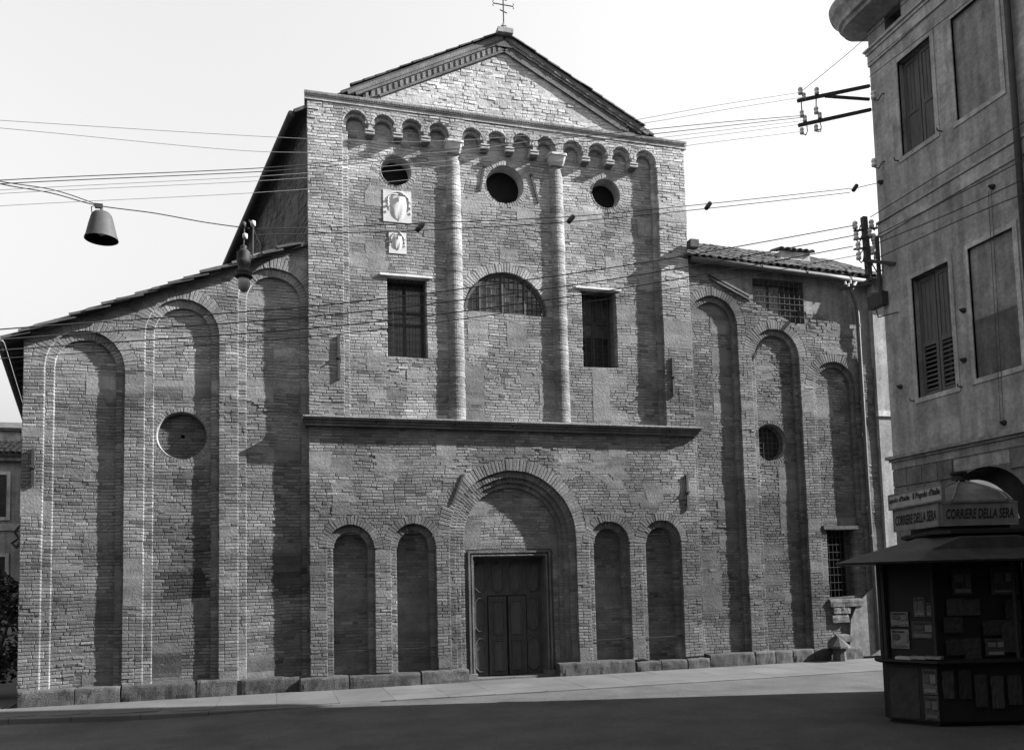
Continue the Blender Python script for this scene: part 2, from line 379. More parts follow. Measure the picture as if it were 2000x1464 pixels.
# nave, upper storey -------------------------------------------------------
Z0U, ZC = 5.93, 12.63
AR = [(1.80, .278), (2.445, .268), (3.095, .268), (3.72, .255), (4.545, .255), (5.15, .257), (5.775, .26), (6.39, .25), (7.09, .262), (7.745, .262), (8.385, .262), (9.045, .278)]
SPR = 12.77
FX0, FX1 = 1.50, 9.345
def ivU(z):
    if z < ZC: return [(XN0, FX0, 0, 1), (FX1, XN1, 1, 0)]
    return cut(XN0, XN1, [archhole(c, r, SPR, .045) for c, r in AR], z)
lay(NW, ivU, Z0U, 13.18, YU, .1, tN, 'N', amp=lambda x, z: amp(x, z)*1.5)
def ivU1(z):
    if z < ZC-.05: return [(FX0-.05, FX0+.13, 0, 1), (FX1-.13, FX1+.05, 1, 0)]
    return cut(FX0-.05, FX1+.05, [archhole(c, r-.065, SPR-.02, .05) for c, r in AR], z)
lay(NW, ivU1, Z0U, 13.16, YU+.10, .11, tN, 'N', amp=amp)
for c, r in AR:
    ringof(NW, c, SPR, r, r+.052, 0, PI, YU, .13, lambda x, z: tN(x, z)*1.08, 'N', pitch=.07)
    ringof(NW, c, SPR-.02, r-.065, r+.02, 0, PI, YU+.10, .1, tN, 'N', pitch=.07)
YF = YU+.17
OC = [(2.735, 11.83, .355), (5.365, 11.80, .47), (8.0, 11.85, .375)]
WN = [(2.49, 3.40, 7.42, 9.30), (7.26, 8.16, 7.42, 9.36)]
LU = (5.325, 8.585, 1.03)
def lun(z):
    if z < LU[1]: return None
    d = (LU[2]+.22)**2-(z-LU[1])**2; return (LU[0]-math.sqrt(d), LU[0]+math.sqrt(d), 0) if d > 0 else None
def ivF(z): return cut(FX0+.05, FX1-.05, [disc(x, zz, r+.11) for x, zz, r in OC]+[rect(*a) for a in WN]+[lun]+[rect(c-r+.06, c+r-.06, 12.50, 13.2) for c, r in AR], z)
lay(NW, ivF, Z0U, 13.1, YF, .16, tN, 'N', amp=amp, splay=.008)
lay(NW, lambda z: [(FX0+.1, FX1-.1)], 12.44, 13.12, YF+.06, .06, tN, 'N', amp=amp)
for x, zz, r in OC: ringof(NW, x, zz, r, r+.12, 0, 2*PI, YF, .3, lambda x, z: tN(x, z)*1.12, 'N', pitch=.065)
ringof(NW, LU[0], LU[1], LU[2], LU[2]+.23, 0, PI, YF, .2, lambda x, z: tN(x, z)*1.1, 'N', pitch=.07)
ringof(NW, 5.33, 8.02, .98, 1.13, PI*1.17, PI*1.83, YF-.002, .06, lambda x, z: tN(x, z)*.92, 'N', pitch=.07)
# pediment -------------------------------------------------------------------
def ivP(z):
    hw = (15.20-z)/.521; return [(5.39-hw, 5.39+hw)] if hw > .05 else []
def tP(x, z): return .42*max(.55, 1+.22*nz(x*1.2, z*1.6, 4)+.16*nz(x*4, z*6, 5))
lay(NW, ivP, 13.30, 15.16, YU+.03, .1, tP, 'N', course=.085, blen=.2, amp=lambda x, z: .009+.008*max(0, nz(x, z, 2)), mt=1., mrec=.006)
# right aisle ------------------------------------------------------------------
NR = [(10.80, .70, 9.42), (12.60, .712, 8.64), (14.38, .665, 7.86)]
slant = lambda x: 9.95-.436*(x-10.6)
OR = (12.42, 5.67, .48); WR = (13.90, 14.74, 1.59, 3.38)
def ivR(z):
    xb = XR
    if z > slant(XR): xb = 10.6+(9.95-z)/.436
    return cut(XN1-.03, xb, [archhole(c, r, cr_-r, .24) for c, r, cr_ in NR]+[rect(*WR)], z) if xb > XN1 else []
lay(RW, ivR, .30, 10.1, YR, ST+.02, tR, 'R', amp=lambda x, z: amp(x, z)*1.3)
for i, (c, r, cr_) in enumerate(NR):
    hs = [disc(OR[0], OR[1], OR[2]+.10)] if i == 1 else [rect(*WR)] if i == 2 else []
    y2 = niche(RW, 'R', c, r, cr_, .14 if i < 2 else .12, YR, .30 if i < 2 else 3.4, tR, holes=hs, rw=.24)
ringof(RW, OR[0], OR[1], OR[2], OR[2]+.13, 0, 2*PI, y2, .3, tR, 'R', pitch=.07)
lay(RW, lambda z: cut(13.6, 15.1, [rect(*WR)], z), .3, 3.42, YR+.03, .2, tR, 'R', amp=amp)
# nave flank (in shade), laid along the skewed axis of the church --------------------
fo = V((XN0, 18.47, 0)); fn_ = V((-bdir.y, bdir.x, 0))
def flank(x, y, z): a, b = wav(x, z); p = fo + bdir*x - fn_*(y+b); return (p.x, p.y, z+a)
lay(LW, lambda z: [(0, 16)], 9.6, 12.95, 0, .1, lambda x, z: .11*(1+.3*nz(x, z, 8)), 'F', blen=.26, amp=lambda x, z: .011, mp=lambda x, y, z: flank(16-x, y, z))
def plainwall(mb, p, q, z0, z1, t): mb.add([(p[0], p[1], z0), (q[0], q[1], z0), (q[0], q[1], z1), (p[0], p[1], z1)], [(0, 1, 2, 3)], t)
e = V((XL, 18.5, 0))+bdir*20; plainwall(LW, (e.x, e.y), (XL+.01, 18.5), 0, 7.4, .2)
HOLES = [(-1.0, 4.2), (3.45, 4.55), (3.3, 3.95), (8.6, 4.25), (9.5, 5.2), (1.9, 5.1), (2.0, 8.8), (4.0, 9.9), (8.75, 10.3), (7.0, 10.2), (4.52, 6.75), (9.9, 8.6), (11.7, 5.9), (13.5, 6.5), (-2.85, 3.2), (-.95, 8.2), (2.05, 6.3), (6.9, 4.3), (7.95, 3.85), (8.35, 3.8)]
def holed(b): 
    x_, z_ = b[0][0][0], (b[0][0][2]+b[0][2][2])/2; x2 = b[0][1][0]
    return any(x_-.02 <= hx <= x2+.02 and abs(z_-hz) < .04 for hx, hz in HOLES)
for i, b in enumerate(BR):
    if b[2] != 'F' and holed(b): vs_ = [(p[0], p[1]+(.07 if q < 8 else .1), p[2]) for q, p in enumerate(b[0])]; BR[i] = (vs_, b[1]*.35, b[2], 0)
lwall = LW.build('left_aisle_wall', 'mortar', church); nwall = NW.build('nave_wall', 'mortar', church); rwall = RW.build('right_aisle_wall', 'mortar', church)
WALLS = {'L': lwall, 'N': nwall, 'R': rwall, 'F': lwall}
# the 300 bricks that show largest are objects, the rest one joined body
def showing(b):
    p = b[0][0]
    if b[2] == 'F' or p[2] < .4: return 0
    return b[3]/max(1, (p[0]*p[0]+p[1]*p[1]+(p[2]-2.2)**2))*(1.0 if b[3] > .014 else .3)
BR.sort(key=showing, reverse=True)
for vs_, t, wl, _ in BR[:300]:
    mb = MB(); mb.add(vs_, BRF, t); mb.build('brick', 'brick', WALLS[wl])
bb = MB()
for vs_, t, wl, _ in BR[300:]: bb.add(vs_, BRF, t)
tag(bb.build('brickwork', 'brick', church), kind='stuff')
pa = MB()
pa.add([(PC+math.cos(a)*r, YN+.06, PS+math.sin(a)*r) for a in [PI*i/24 for i in range(25)] for r in (PR+.01, PR+.28)],
       [(2*i, 2*i+1, 2*i+3, 2*i+2) for i in range(24)], .2)
parch = pa.build('portal_arch', 'mortar', church)
for vs_, t, wl, _ in vou: MB().add(vs_, BRF, t*1.05).build('voussoir', 'brick', parch)
# ------------------------------------------------------------------ church: trim, openings, roofs
def tile_mesh(name, L_=.42, r0=.095, r1=.075, th=.014, n=6, tone=1.):
    mb = MB(); vs_ = []
    for i, (yy, r) in enumerate(((0, r0), (L_, r1))):
        for rr in (r, r-th):
            for k in range(n+1):
                a = PI*k/n; vs_.append((rr*math.cos(a), yy, rr*math.sin(a)*.8+(0 if i == 0 else .0)))
    m_ = n+1; fs = []
    for k in range(n):
        fs += [(k, k+1, 2*m_+k+1, 2*m_+k), (m_+k+1, m_+k, 3*m_+k, 3*m_+k+1), (k+1, k, m_+k, m_+k+1), (2*m_+k, 2*m_+k+1, 3*m_+k+1, 3*m_+k)]
    fs += [(0, 2*m_, 3*m_, m_), (n, m_+n, 3*m_+n, 2*m_+n)]
    mb.add(vs_, fs, tone); me = mb.mesh(name); me.materials.append(M['tile']); return me
TILE = [tile_mesh('tile', L_=l, r0=r) for l, r in ((.42, .095), (.46, .10), (.40, .092))]
TILED = [tile_mesh('verge_tile', L_=l, r0=r, tone=t) for l, r, t in ((.42, .095, .5), (.46, .10, .4), (.40, .092, .6))]  # same tiles darkened; the shade seen from below is put into the tone
def put_tile(parent, p, d, up, roll=0., scl=1., name='tile'):
    d = V(d).normalized(); up = V(up); x_ = d.cross(up).normalized(); z_ = x_.cross(d).normalized()
    mt = Matrix((x_, d, z_)).transposed().to_4x4() @ Matrix.Rotation(roll, 4, 'Y') @ Matrix.Scale(scl, 4); mt.translation = V(p)
    o = bpy.data.objects.new(name, random.choice(TILE if name == 'tile' else TILED)); link(o, parent)
    o.matrix_parent_inverse = Matrix.Identity(4); o.matrix_basis = mt; return o
def roofslab(name, quad, th, parent, tone=1., mat='tile'):
    n = (V(quad[1])-V(quad[0])).cross(V(quad[3])-V(quad[0])).normalized()
    if n.z < 0: n = -n
    vs_ = [V(q) for q in quad]+[V(q)-n*th for q in quad]
    return MB().add(vs_, [(0, 1, 2, 3), (7, 6, 5, 4), (0, 4, 5, 1), (1, 5, 6, 2), (2, 6, 7, 3), (3, 7, 4, 0)], tone).build(name, mat, parent)
# left aisle roof and its verge tiles
q0, q1 = V((-5.22, 18.36, 7.30)), V((XN0, 18.36, 7.30+.436*(XN0+5.22)))
rl = roofslab('left_aisle_roof', [q0, q1, q1+bdir*18, q0+bdir*18], .07, church, .8)
dv = (q1-q0).normalized(); L_ = (q1-q0).length; s_ = 0.
while s_ < L_-.5:
    l = rnd(.30, .37); p = q0+dv*s_+V((0, rnd(-.03, .02), rnd(-.02, .015)))
    put_tile(rl, p+V((0, -.10, -.03)), dv+V((0, 0, -.11)), (0, 0, 1), rnd(-.1, .1), rnd(1.08, 1.2), 'verge_tile')
    put_tile(rl, p+V((0, .12, .06)), dv+V((0, 0, -.05)), (0, 0, 1), rnd(-.1, .1), 1.1, 'verge_tile'); s_ += l
g = MB(); gp = V((-5.26, 18.3, 7.20)); g.tube([gp, gp+bdir*18], .07, 10); g.build('gutter', 'zinc', rl, True)
for k in range(14): MB().obox(V((-5.02, 18.75, 7.20))+bdir*(k*.6), V((.2, 0, .05)), bdir*.05, V((0, 0, .05)), .6).build('rafter', 'wood', rl)
# nave roof
rz, sl_ = 15.50, .521
for sx in (-1, 1):
    ln = 4.95 if sx < 0 else 4.6; ex = 5.38+sx*ln; ez = rz-ln*sl_
    a, b = V((5.38, 18.36, rz)), V((ex, 18.36, ez))
    q = [b, a, a+bdir*22, b+bdir*22] if sx < 0 else [a, b, b+bdir*22, a+bdir*22]
    nr = roofslab('nave_roof', q, .07, church, .8)
    if sx < 0:
        g = MB(); g.tube([b+V((-.05, .1, -.06)), b+V((-.05, .1, -.06))+bdir*22], .075, 10); g.build('gutter', 'zinc', nr, True)
    d_ = (b-a).normalized(); s_ = .15
    MB().obox(((a+d_*2.2).x, 18.335, (a+d_*2.2).z-.035), d_*2.2, (0, .045, 0), V((-d_.z, 0, d_.x))*.03, .8).build('verge_board', 'tile', nr)
    while s_ < 4.0:
        if s_ > 3.9 and sx < 0 and random.random() < .3: s_ += .3; continue
        put_tile(nr, a+d_*(s_+.4)+V((0, -.03, .015)), -d_, (0, 0, 1), rnd(-.12, .12), rnd(.9, 1.05), 'verge_tile'); s_ += rnd(.3, .36)
# raking cornice with its row of slanting bricks
rc = MB()
for sx in (-1, 1):
    a, b = V((5.38, 0, 15.42)), V((5.38+sx*4.05, 0, 15.42-4.05*sl_)); d_ = (b-a).normalized(); nn = V((-d_.z*sx, 0, d_.x*sx)); nn = nn if nn.z > 0 else -nn
    for off, h, y0, t in ((-.02, .09, 18.285, .9), (-.10, .07, 18.30, .75), (-.22, .15, 18.325, .62), (-.315, .05, 18.315, .7)):
        xe = (15.42+(off-h/2)*1.127-13.385)/sl_; b = a+V((sx*xe, 0, -sl_*xe)); c = (a+b)/2+nn*off; rc.obox((c.x, (y0+18.45)/2, c.z), (b-a)/2, V((0, (18.45-y0)/2, 0)), nn*h/2, t*.5)
rc.obox((5.38, 18.37, 15.30), (.2, 0, 0), (0, .075, 0), (0, 0, .15), .35)
rco = rc.build('raking_cornice', 'stone', church)
dn = MB()
for sx in (-1, 1):
    a = V((5.38, 0, 15.42)); d_ = V((sx, 0, -sl_)).normalized(); nn = V((sl_*sx, 0, 1)).normalized(); k = .25
    while k < (3.85 if sx < 0 else 0):
        c = a+d_*k+nn*-.22; dn.obox((c.x, 18.32, c.z), d_*.036+nn*.0, V((0, .008, 0)), nn*.066-d_*.03, rnd(.4, .6)); k += .15
tag(dn.build('dentil_course', 'stone', rco), kind='stuff')
# string cornice under the gable: stone lengths with a rope moulding
sc_ = MB().box(XN0-.05, XN1+.05, 18.36, 18.6, 13.19, 13.33, .9).build('gable_cornice', 'stone', church)
x = XN0-.06
while x < XN1+.05:
    x2 = min(x+rnd(1.0, 1.5), XN1+.07); b = MB()
    b.box(x+.003, x2-.003, YU-.02, 18.4, 13.185, 13.265, rnd(1.0, 1.2)); b.box(x+.003, x2-.003, YU-.04, 18.4, 13.267, 13.30, rnd(1.0, 1.2)); b.box(x+.003, x2-.003, YU-.045, 18.42, 13.345, 13.375, rnd(.6, .8))
    b.build('cornice_stone', 'stone', sc_); x = x2
b = MB(); x = XN0-.05
while x < XN1+.05: b.tube([(x, YU-.035, 13.303), (x+.055, YU-.035, 13.343)], .028, 6, rnd(.35, .6)); x += .058
b.build('rope_moulding', 'stone', sc_)
# cornice between the storeys
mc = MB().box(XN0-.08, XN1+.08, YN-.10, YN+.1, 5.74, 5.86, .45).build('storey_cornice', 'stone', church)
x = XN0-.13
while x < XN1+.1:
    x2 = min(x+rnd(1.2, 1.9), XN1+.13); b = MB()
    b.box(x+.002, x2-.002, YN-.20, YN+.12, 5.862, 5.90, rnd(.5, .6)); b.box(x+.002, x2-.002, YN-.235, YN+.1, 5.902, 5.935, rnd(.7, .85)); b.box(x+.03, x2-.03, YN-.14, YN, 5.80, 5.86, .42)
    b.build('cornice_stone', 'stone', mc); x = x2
# half columns, laid in curved bricks, with cushion capitals
for cx in (4.09, 6.68):
    st = MB(); zz = Z0U; R0 = .212; yc = YF+.10
    while zz < 12.36:
        h = min(.07, 12.38-zz); r = R0*rnd(.97, 1.03)*(1.06-.10*(zz-Z0U)/6.4); t = tN(cx, zz)*rnd(.72, 1.05); n = 14; ph = rnd(0, 1)
        for k in range(n):
            a0, a1 = PI+PI*k/n, PI+PI*(k+1)/n; tt = t*(1 if (k+int(ph*5)) % 5 else .8)
            p = [(cx+math.cos(a)*rr, yc+math.sin(a)*rr, z) for z, rr in ((zz, r-.006), (zz+.012, r), (zz+h-.012, r), (zz+h, r-.006)) for a in (a0, a1)]
            st.add(p, [(0, 1, 3, 2), (2, 3, 5, 4), (4, 5, 7, 6)], tt)
        zz += h
    col = st.build('half_column', 'brick', church)
    cp = MB(); n = 8
    for k, (z, hw, f) in enumerate(((12.36, .165, .15), (12.43, .19, .19), (12.58, .215, .245), (12.582, .235, .26), (12.635, .235, .26))): 
        cp.v += [(cx-hw, YF+.05, z), (cx-hw*.93, YF-f+.02, z), (cx-hw*.7, YF-f, z), (cx+hw*.7, YF-f, z), (cx+hw*.93, YF-f+.02, z), (cx+hw, YF+.05, z)]
    for k in range(4):
        for i in range(5): cp.f.append((k*6+i, k*6+i+1, k*6+6+i+1, k*6+6+i)); cp.t.append(.8)
    cp.f += [tuple(range(24, 30)), tuple(range(5, -1, -1))]; cp.t += [.8, .6]; cp.build('capital', 'marble', col)
# corbels of the arcade
for cx in (2.122, 2.77, 3.42, 4.845, 5.46, 6.085, 7.418, 8.066, 8.705):
    b = MB(); w_ = .108
    for z0, z1, f in ((12.605, 12.635, .215), (12.577, 12.603, .19), (12.54, 12.575, .20)): b.box(cx-w_, cx+w_, YF-f, YF+.05, z0, z1, rnd(.55, .7))
    b.add([(cx-w_*.85, YF-.14, 12.54), (cx+w_*.85, YF-.14, 12.54), (cx+w_*.6, YF-.03, 12.49), (cx-w_*.6, YF-.03, 12.49), (cx-w_*.85, YF+.03, 12.54), (cx+w_*.85, YF+.03, 12.54), (cx+w_*.6, YF+.03, 12.49), (cx-w_*.6, YF+.03, 12.49)],
          [(0, 3, 2, 1), (0, 4, 7, 3), (1, 2, 6, 5), (2, 3, 7, 6)], .2)
    b.build('corbel', 'marble', church)
# round windows
def ocul(cx, cz, r, yf, dep, bars=False, blind=False):
    b = MB(); n = 40; r2 = r*(.9 if not blind else .97)
    for k in range(n):
        a0, a1 = 2*PI*k/n, 2*PI*(k+1)/n
        b.add([(cx+math.cos(a)*rr, y, cz+math.sin(a)*rr) for y, rr in ((yf-.005, r+.012), (yf+dep, r2)) for a in (a0, a1)], [(0, 1, 3, 2)], (tN if cz > 10 else tA)(cx, cz)*rnd(1., 1.2))
    o = b.build('round_window', 'mortar', church)
    if not blind:
        MB().slab([(cx+math.cos(2*PI*k/n)*(r2+.02), cz+math.sin(2*PI*k/n)*(r2+.02)) for k in range(n)], yf+dep-.02, yf+dep+.02).build('pane', 'dark' if not bars else 'glass', o)
    if bars:
        g = MB()
        for i in range(-3, 4):
            q = i*r/3.6; h = math.sqrt(max(.01, r*r*.92-q*q)); g.tube([(cx+q, yf+.13, cz-h), (cx+q, yf+.13, cz+h)], .009, 6); g.tube([(cx-h, yf+.14, cz+q), (cx+h, yf+.14, cz+q)], .008, 6)
        g.build('grille', 'iron', o)
    return o
for x, zz, r in OC: ocul(x, zz, r, YF, .30)
oR = ocul(OR[0], OR[1], OR[2], YR+2*ST, .30, True)
oL = ocul(OL[0], OL[1], OL[2], YA+2*ST, .16, blind=True)
start = len(BR); mb2 = MB()
def ivO(z):
    d = .53**2-(z-OL[1])**2; return cut(OL[0]-math.sqrt(d), OL[0]+math.sqrt(d), [rect(-1.93, -1.86, 5.44, 5.53)], z) if d > .001 else []
lay(mb2, ivO, 4.98, 6.0, YA+2*ST+.14, .1, lambda x, z: .085*(1+.2*nz(x*3, z*3)), 'L', amp=amp)
for vs_, t, wl, _ in BR[start:]: mb2.add(vs_, BRF, t)
tag(mb2.build('infill_brickwork', 'brick', oL), kind='stuff')
MB().box(-2.4, -1.4, YA+2*ST+.26, YA+2*ST+.28, 5.0, 6.0).build('hollow', 'dark', oL)
# tall nave windows
def reveal(b, x0, x1, z0, z1, y0, y1, t):
    b.add([(x, y, z) for y in (y0, y1) for x, z in ((x0, z0), (x1, z0), (x1, z1), (x0, z1))], [(0, 4, 5, 1), (1, 5, 6, 2), (2, 6, 7, 3), (3, 7, 4, 0)], t)
for i, (x0, x1, z0, z1) in enumerate(WN):
    b = MB(); reveal(b, x0-.004, x1+.004, z0-.004, z1+.004, YF+.01, YF+.55, .14); wo = b.build('tall_window', 'mortar', church)
    MB().box(x0-.16, x1+.14, YF-.05, YF+.15, z1, z1+.045, 1.).build('lintel', 'marble', wo)
    f = MB(); y = YF+.42
    for a, c in ((x0, x0+.07), (x1-.07, x1), ((x0+x1)/2-.035, (x0+x1)/2+.035)): f.box(a, c, y, y+.05, z0, z1, .7)
    for q in (z0, z0+.85, z1-.75, z1-.06): f.box(x0+.001, x1-.001, y-.004, y+.046, q, q+.06, .7)
    f.build('frame', 'wood', wo)
    for a, c in ((x0+.07, (x0+x1)/2-.035), ((x0+x1)/2+.035, x1-.07)):
        for k, (q, r_) in enumerate(((z0+.06, z0+.85), (z0+.91, z1-.75), (z1-.69, z1-.06))):
            MB().box(a, c, y+.02, y+.026, q, r_, rnd(1, 3) if k else .8).build('pane', 'glass', wo)
    g = MB()
    for k in range(1, 6): q = x0+(x1-x0)*k/6; g.tube([(q, YF+.2, z0), (q, YF+.2, z1)], .006, 5)
    for k in range(1, 10): q = z0+(z1-z0)*k/10; g.tube([(x0, YF+.2, q), (x1, YF+.2, q)], .005, 5)
    g.build('grille', 'iron', wo)
# half-round window
b = MB(); n = 32; pts = [(LU[0]+math.cos(PI*k/n)*LU[2], LU[1]+math.sin(PI*k/n)*LU[2]) for k in range(n+1)]
for (xa, za), (xb, zb) in zip(pts, pts[1:]): b.add([(xa, YF-.003, za), (xb, YF-.003, zb), (xb, YF+.3, zb), (xa, YF+.3, za)], [(0, 1, 2, 3)], .15)
b.add([(LU[0]-LU[2], YF+.008, LU[1]-.002), (LU[0]+LU[2], YF+.008, LU[1]-.002), (LU[0]+LU[2], YF+.3, LU[1]-.002), (LU[0]-LU[2], YF+.3, LU[1]-.002)], [(0, 1, 2, 3)], .2)
lw = b.build('half_round_window', 'mortar', church)
f = MB(); y = YF+.09; R1 = LU[2]-.02
for k in range(n):
    a0, a1 = PI*k/n, PI*(k+1)/n
    f.add([(LU[0]+math.cos(a)*r, yy, LU[1]+math.sin(a)*r) for yy in (y, y+.05) for r in (R1, R1-.06) for a in (a0, a1)], [(0, 1, 3, 2), (2, 3, 7, 6), (4, 6, 7, 5)], 1.3)
f.box(LU[0]-R1, LU[0]+R1, y, y+.05, LU[1], LU[1]+.06, 1.3)
for q in (-.06, -.62, .5): h = math.sqrt(R1*R1-q*q); f.box(LU[0]+q-.022, LU[0]+q+.022, y-.003, y+.05, LU[1]+.05, LU[1]+h-.03, 1.3)
f.build('frame', 'wood', lw)
g = MB()
for k in range(-8, 9): q = k*.115; h = math.sqrt(max(.001, R1*R1-q*q)); g.box(LU[0]+q-.007, LU[0]+q+.007, y+.015, y+.03, LU[1]+.06, LU[1]+h-.05)
for k in range(1, 6): q = k*.165; h = math.sqrt(max(.001, R1*R1-q*q)); g.box(LU[0]-h+.04, LU[0]+h-.04, y+.016, y+.029, LU[1]+q-.006, LU[1]+q+.006)
g.build('glazing_bars', 'iron', lw)
for k in range(-8, 8):
    for j in range(6):
        x0, x1, z0, z1 = k*.115, k*.115+.115, j*.165, j*.165+.165; xm = max(abs(x0), abs(x1))
        if min(abs(x0), abs(x1))**2+z0*z0 > (R1-.05)**2: continue
        c = [(x0, z0), (x1, z0), (x1, z1), (x0, z1)]; c = [(xx*min(1, (R1-.03)/max(.01, math.hypot(xx, zz_))), zz_*min(1, (R1-.03)/max(.01, math.hypot(xx, zz_)))) for xx, zz_ in c]
        MB().slab([(LU[0]+a, LU[1]+c_) for a, c_ in c], y+.035, y+.04, random.choice((1, 1.4, 1.8, 2.6, 1.2, 5))).build('pane', 'glass', lw)
# portal: moulded stone frame, double door with panels and wicket
pf = MB(); yd = YN+.27
for k, (o, f_, t) in enumerate(((.20, .02, .55), (.145, -.03, .8), (.10, .02, .5), (.065, -.012, .95), (.03, .03, .6))):
    i = (.145, .10, .065, .03, 0)[k]
    pf.box(DX0-o, DX0-i, yd+f_, yd+.36, .02, DZ+o, t*.36); pf.box(DX1+i, DX1+o, yd+f_, yd+.36, .02, DZ+o, t*.36); pf.box(DX0-i, DX1+i, yd+f_, yd+.36, DZ+i, DZ+o, t*.36)
for a, c in ((DX0-.23, DX0+.02), (DX1-.02, DX1+.23)): pf.box(a, c, yd-.07, yd+.25, 0, .13, .4)
pf.box(DX0-.2, DX1+.2, yd-.1, yd+.42, -.05, .02, .3)
pf.build('door_frame', 'stone', church)
yy = yd+.34; b = MB().box(DX0, DX1, yy, yy+.06, .02, DZ); door = b.build('door', 'wood', church)
def panel(x0, x1, z0, z1, octo, parent=None):
    c = .10 if octo else .0; p = [(x0+c, z0), (x1-c, z0), (x1, z0+c), (x1, z1-c), (x1-c, z1), (x0+c, z1), (x0, z1-c), (x0, z0+c)] if octo else [(x0, z0), (x1, z0), (x1, z1), (x0, z1)]
    mx, mz = (x0+x1)/2, (z0+z1)/2; n = len(p); vs_ = []
    for f_, yo in ((1., 0.), (.96, -.035), (.85, -.035), (.78, -.004)): 
        for a, c_ in p: vs_.append((mx+(a-mx)*(1-(1-f_)*1.0), yy+yo-.002, mz+(c_-mz)*(1-(1-f_)*(x1-x0)/(z1-z0))))
    fs = [(k*n+i, k*n+(i+1) % n, (k+1)*n+(i+1) % n, (k+1)*n+i) for k in range(3) for i in range(n)]+[tuple(3*n+i for i in range(n))]
    MB().add(vs_, fs, rnd(.9, 1.2)).build('panel', 'wood', parent or door)
wd = (DX1-DX0)/4
for k in range(4): panel(DX0+k*wd+.07, DX0+(k+1)*wd-.07, 1.98, 2.66, True)
for k in (0, 3):
    for a, c in ((.12, .92), (1.06, 1.86)): panel(DX0+k*wd+.05, DX0+(k+1)*wd-.09, a, c, True)
wk = MB()
for sx in (0, 1):
    a = DX0+wd+sx*wd; wk.box(a-.03+.055*sx, a+wd+.03-.055*(1-sx), yy-.03, yy-.001, .04, 1.88, .9)
wko = wk.build('wicket_door', 'wood', door)
gp_ = MB().box(DX0+wd-.055, DX0+3*wd+.055, yy-.006, yy-.0015, .03, 1.905); gp_.box(DX0+2*wd-.012, DX0+2*wd+.012, yy-.036, yy-.031, .04, 1.88); gp_.build('wicket_gap', 'dark', door)
yy -= .03
for sx in (0, 1):
    a = DX0+wd+sx*wd
    for z0, z1 in ((.14, .86), (.98, 1.78)): panel(a+.08, a+wd-.08, z0, z1, False)
MB().lathe([(.0, 0), (.03, .0), (.035, .02), (.02, .04), (0, .045)], (DX0+2*wd+.06, yy-.03, 1.0), 10).build('door_knob', 'iron', door)
# plinth of worn stone blocks
def worn(x0, x1, y0, y1, z0, z1, t, seg=5, nm='plinth_stone', parent=church, amp_=.02):
    b = MB(); nxx = max(4, int((x1-x0)/.07)); vs_ = []; H_ = z1-z0; sd = rnd(0, 50)
    prof = ((y0, z0), (y0, z0+H_*.3), (y0, z0+H_*.6), (y0+.004, z1-.05), (y0+.016, z1-.018), (y0+.04, z1), (y1, z1+.005))
    for i in range(nxx+1):
        x_ = x0+(x1-x0)*i/nxx; ed = .012 if i in (0, nxx) else .003 if i in (1, nxx-1) else 0
        chip = .05*max(0, nz(x_*2.3, sd)-.25)
        for j, (py_, pz) in enumerate(prof):
            q = nz(x_*4, pz*5, sd)*.022+nz(x_*11, pz*13, sd)*.012
            vs_.append((x_, py_+ed+(q if j < 6 else 0)+(chip if 2 < j < 6 else 0), pz-(ed*.6 if j > 2 else 0)+(nz(x_*5, sd, 3)*.014-chip*.6 if j > 2 else 0)))
    k = len(prof); fs = [(i*k+j, (i+1)*k+j, (i+1)*k+j+1, i*k+j+1) for i in range(nxx) for j in range(k-1)]+[tuple(range(k-1, -1, -1)), tuple(nxx*k+j for j in range(k))]
    return b.add(vs_, fs, t).build(nm, 'stone', parent, False)
def pl(pxs, y0, zt, yb, parent=church):
    for a, c in pxs:
        x0, x1 = atY(a, 1340, y0).x, atY(c, 1340, y0).x; worn(x0+.005, x1-.005, y0, yb, -.03, zt+rnd(-.015, .015), rnd(.13, .22))
pl([(34, 145), (146, 234), (237, 382), (384, 463), (472, 585)], 18.34, .32, 18.7)
pl([(587, 682), (684, 822), (825, 918)], 18.25, .27, 18.7)
pl([(1095, 1243)], 18.26, .29, 18.7); pl([(1247, 1294), (1295, 1345), (1347, 1390)], 18.3, .24, 18.7)
pl([(1391, 1479), (1480, 1518), (1519, 1553), (1554, 1595), (1596, 1641), (1642, 1690)], 18.31, .31, 18.7)
# iron wall ties and niche rods
for cx, y, z0, z1 in ((1.37, YU, 6.78, 7.77), (9.56, YU, 6.72, 7.70), (-4.67, YA, 4.37, 5.13), (9.85, YN, 3.89, 4.76)):
    b = MB().box(cx-.028, cx+.028, y-.045, y-.004, z0, z1); b.box(cx-.05, cx+.05, y-.06, y-.002, (z0+z1)/2-.035, (z0+z1)/2+.035); b.tube([(cx, y-.1, (z0+z1)/2), (cx, y+.1, (z0+z1)/2)], .02, 6)
    b.build('iron_tie', 'iron', church)
p1, p2 = atY(884, 984, YN-.015), atY(905, 925, YN-.015)
b = MB().bar(p1, p2, .02, .04); b.build('iron_tie', 'iron', church)
for (xa, za), (xb, zb) in (((atY(937, 373, YF).x, atY(937, 373, YF).z), (atY(945, 325, YF).x, atY(945, 325, YF).z)), ((atY(1052, 397, YF).x, atY(1052, 397, YF).z), (atY(1036, 340, YF).x, atY(1036, 340, YF).z))):
    MB().bar((xa, YF-.012, za), (xb, YF-.012, zb), .03, .05).build('iron_tie', 'iron', church)
for c, r, cr_ in NN: MB().tube([(c-r+.02, YN+.06, .78), (c+r-.02, YN+.06, .80)], .008, 6, .4).build('iron_rod', 'iron', church)
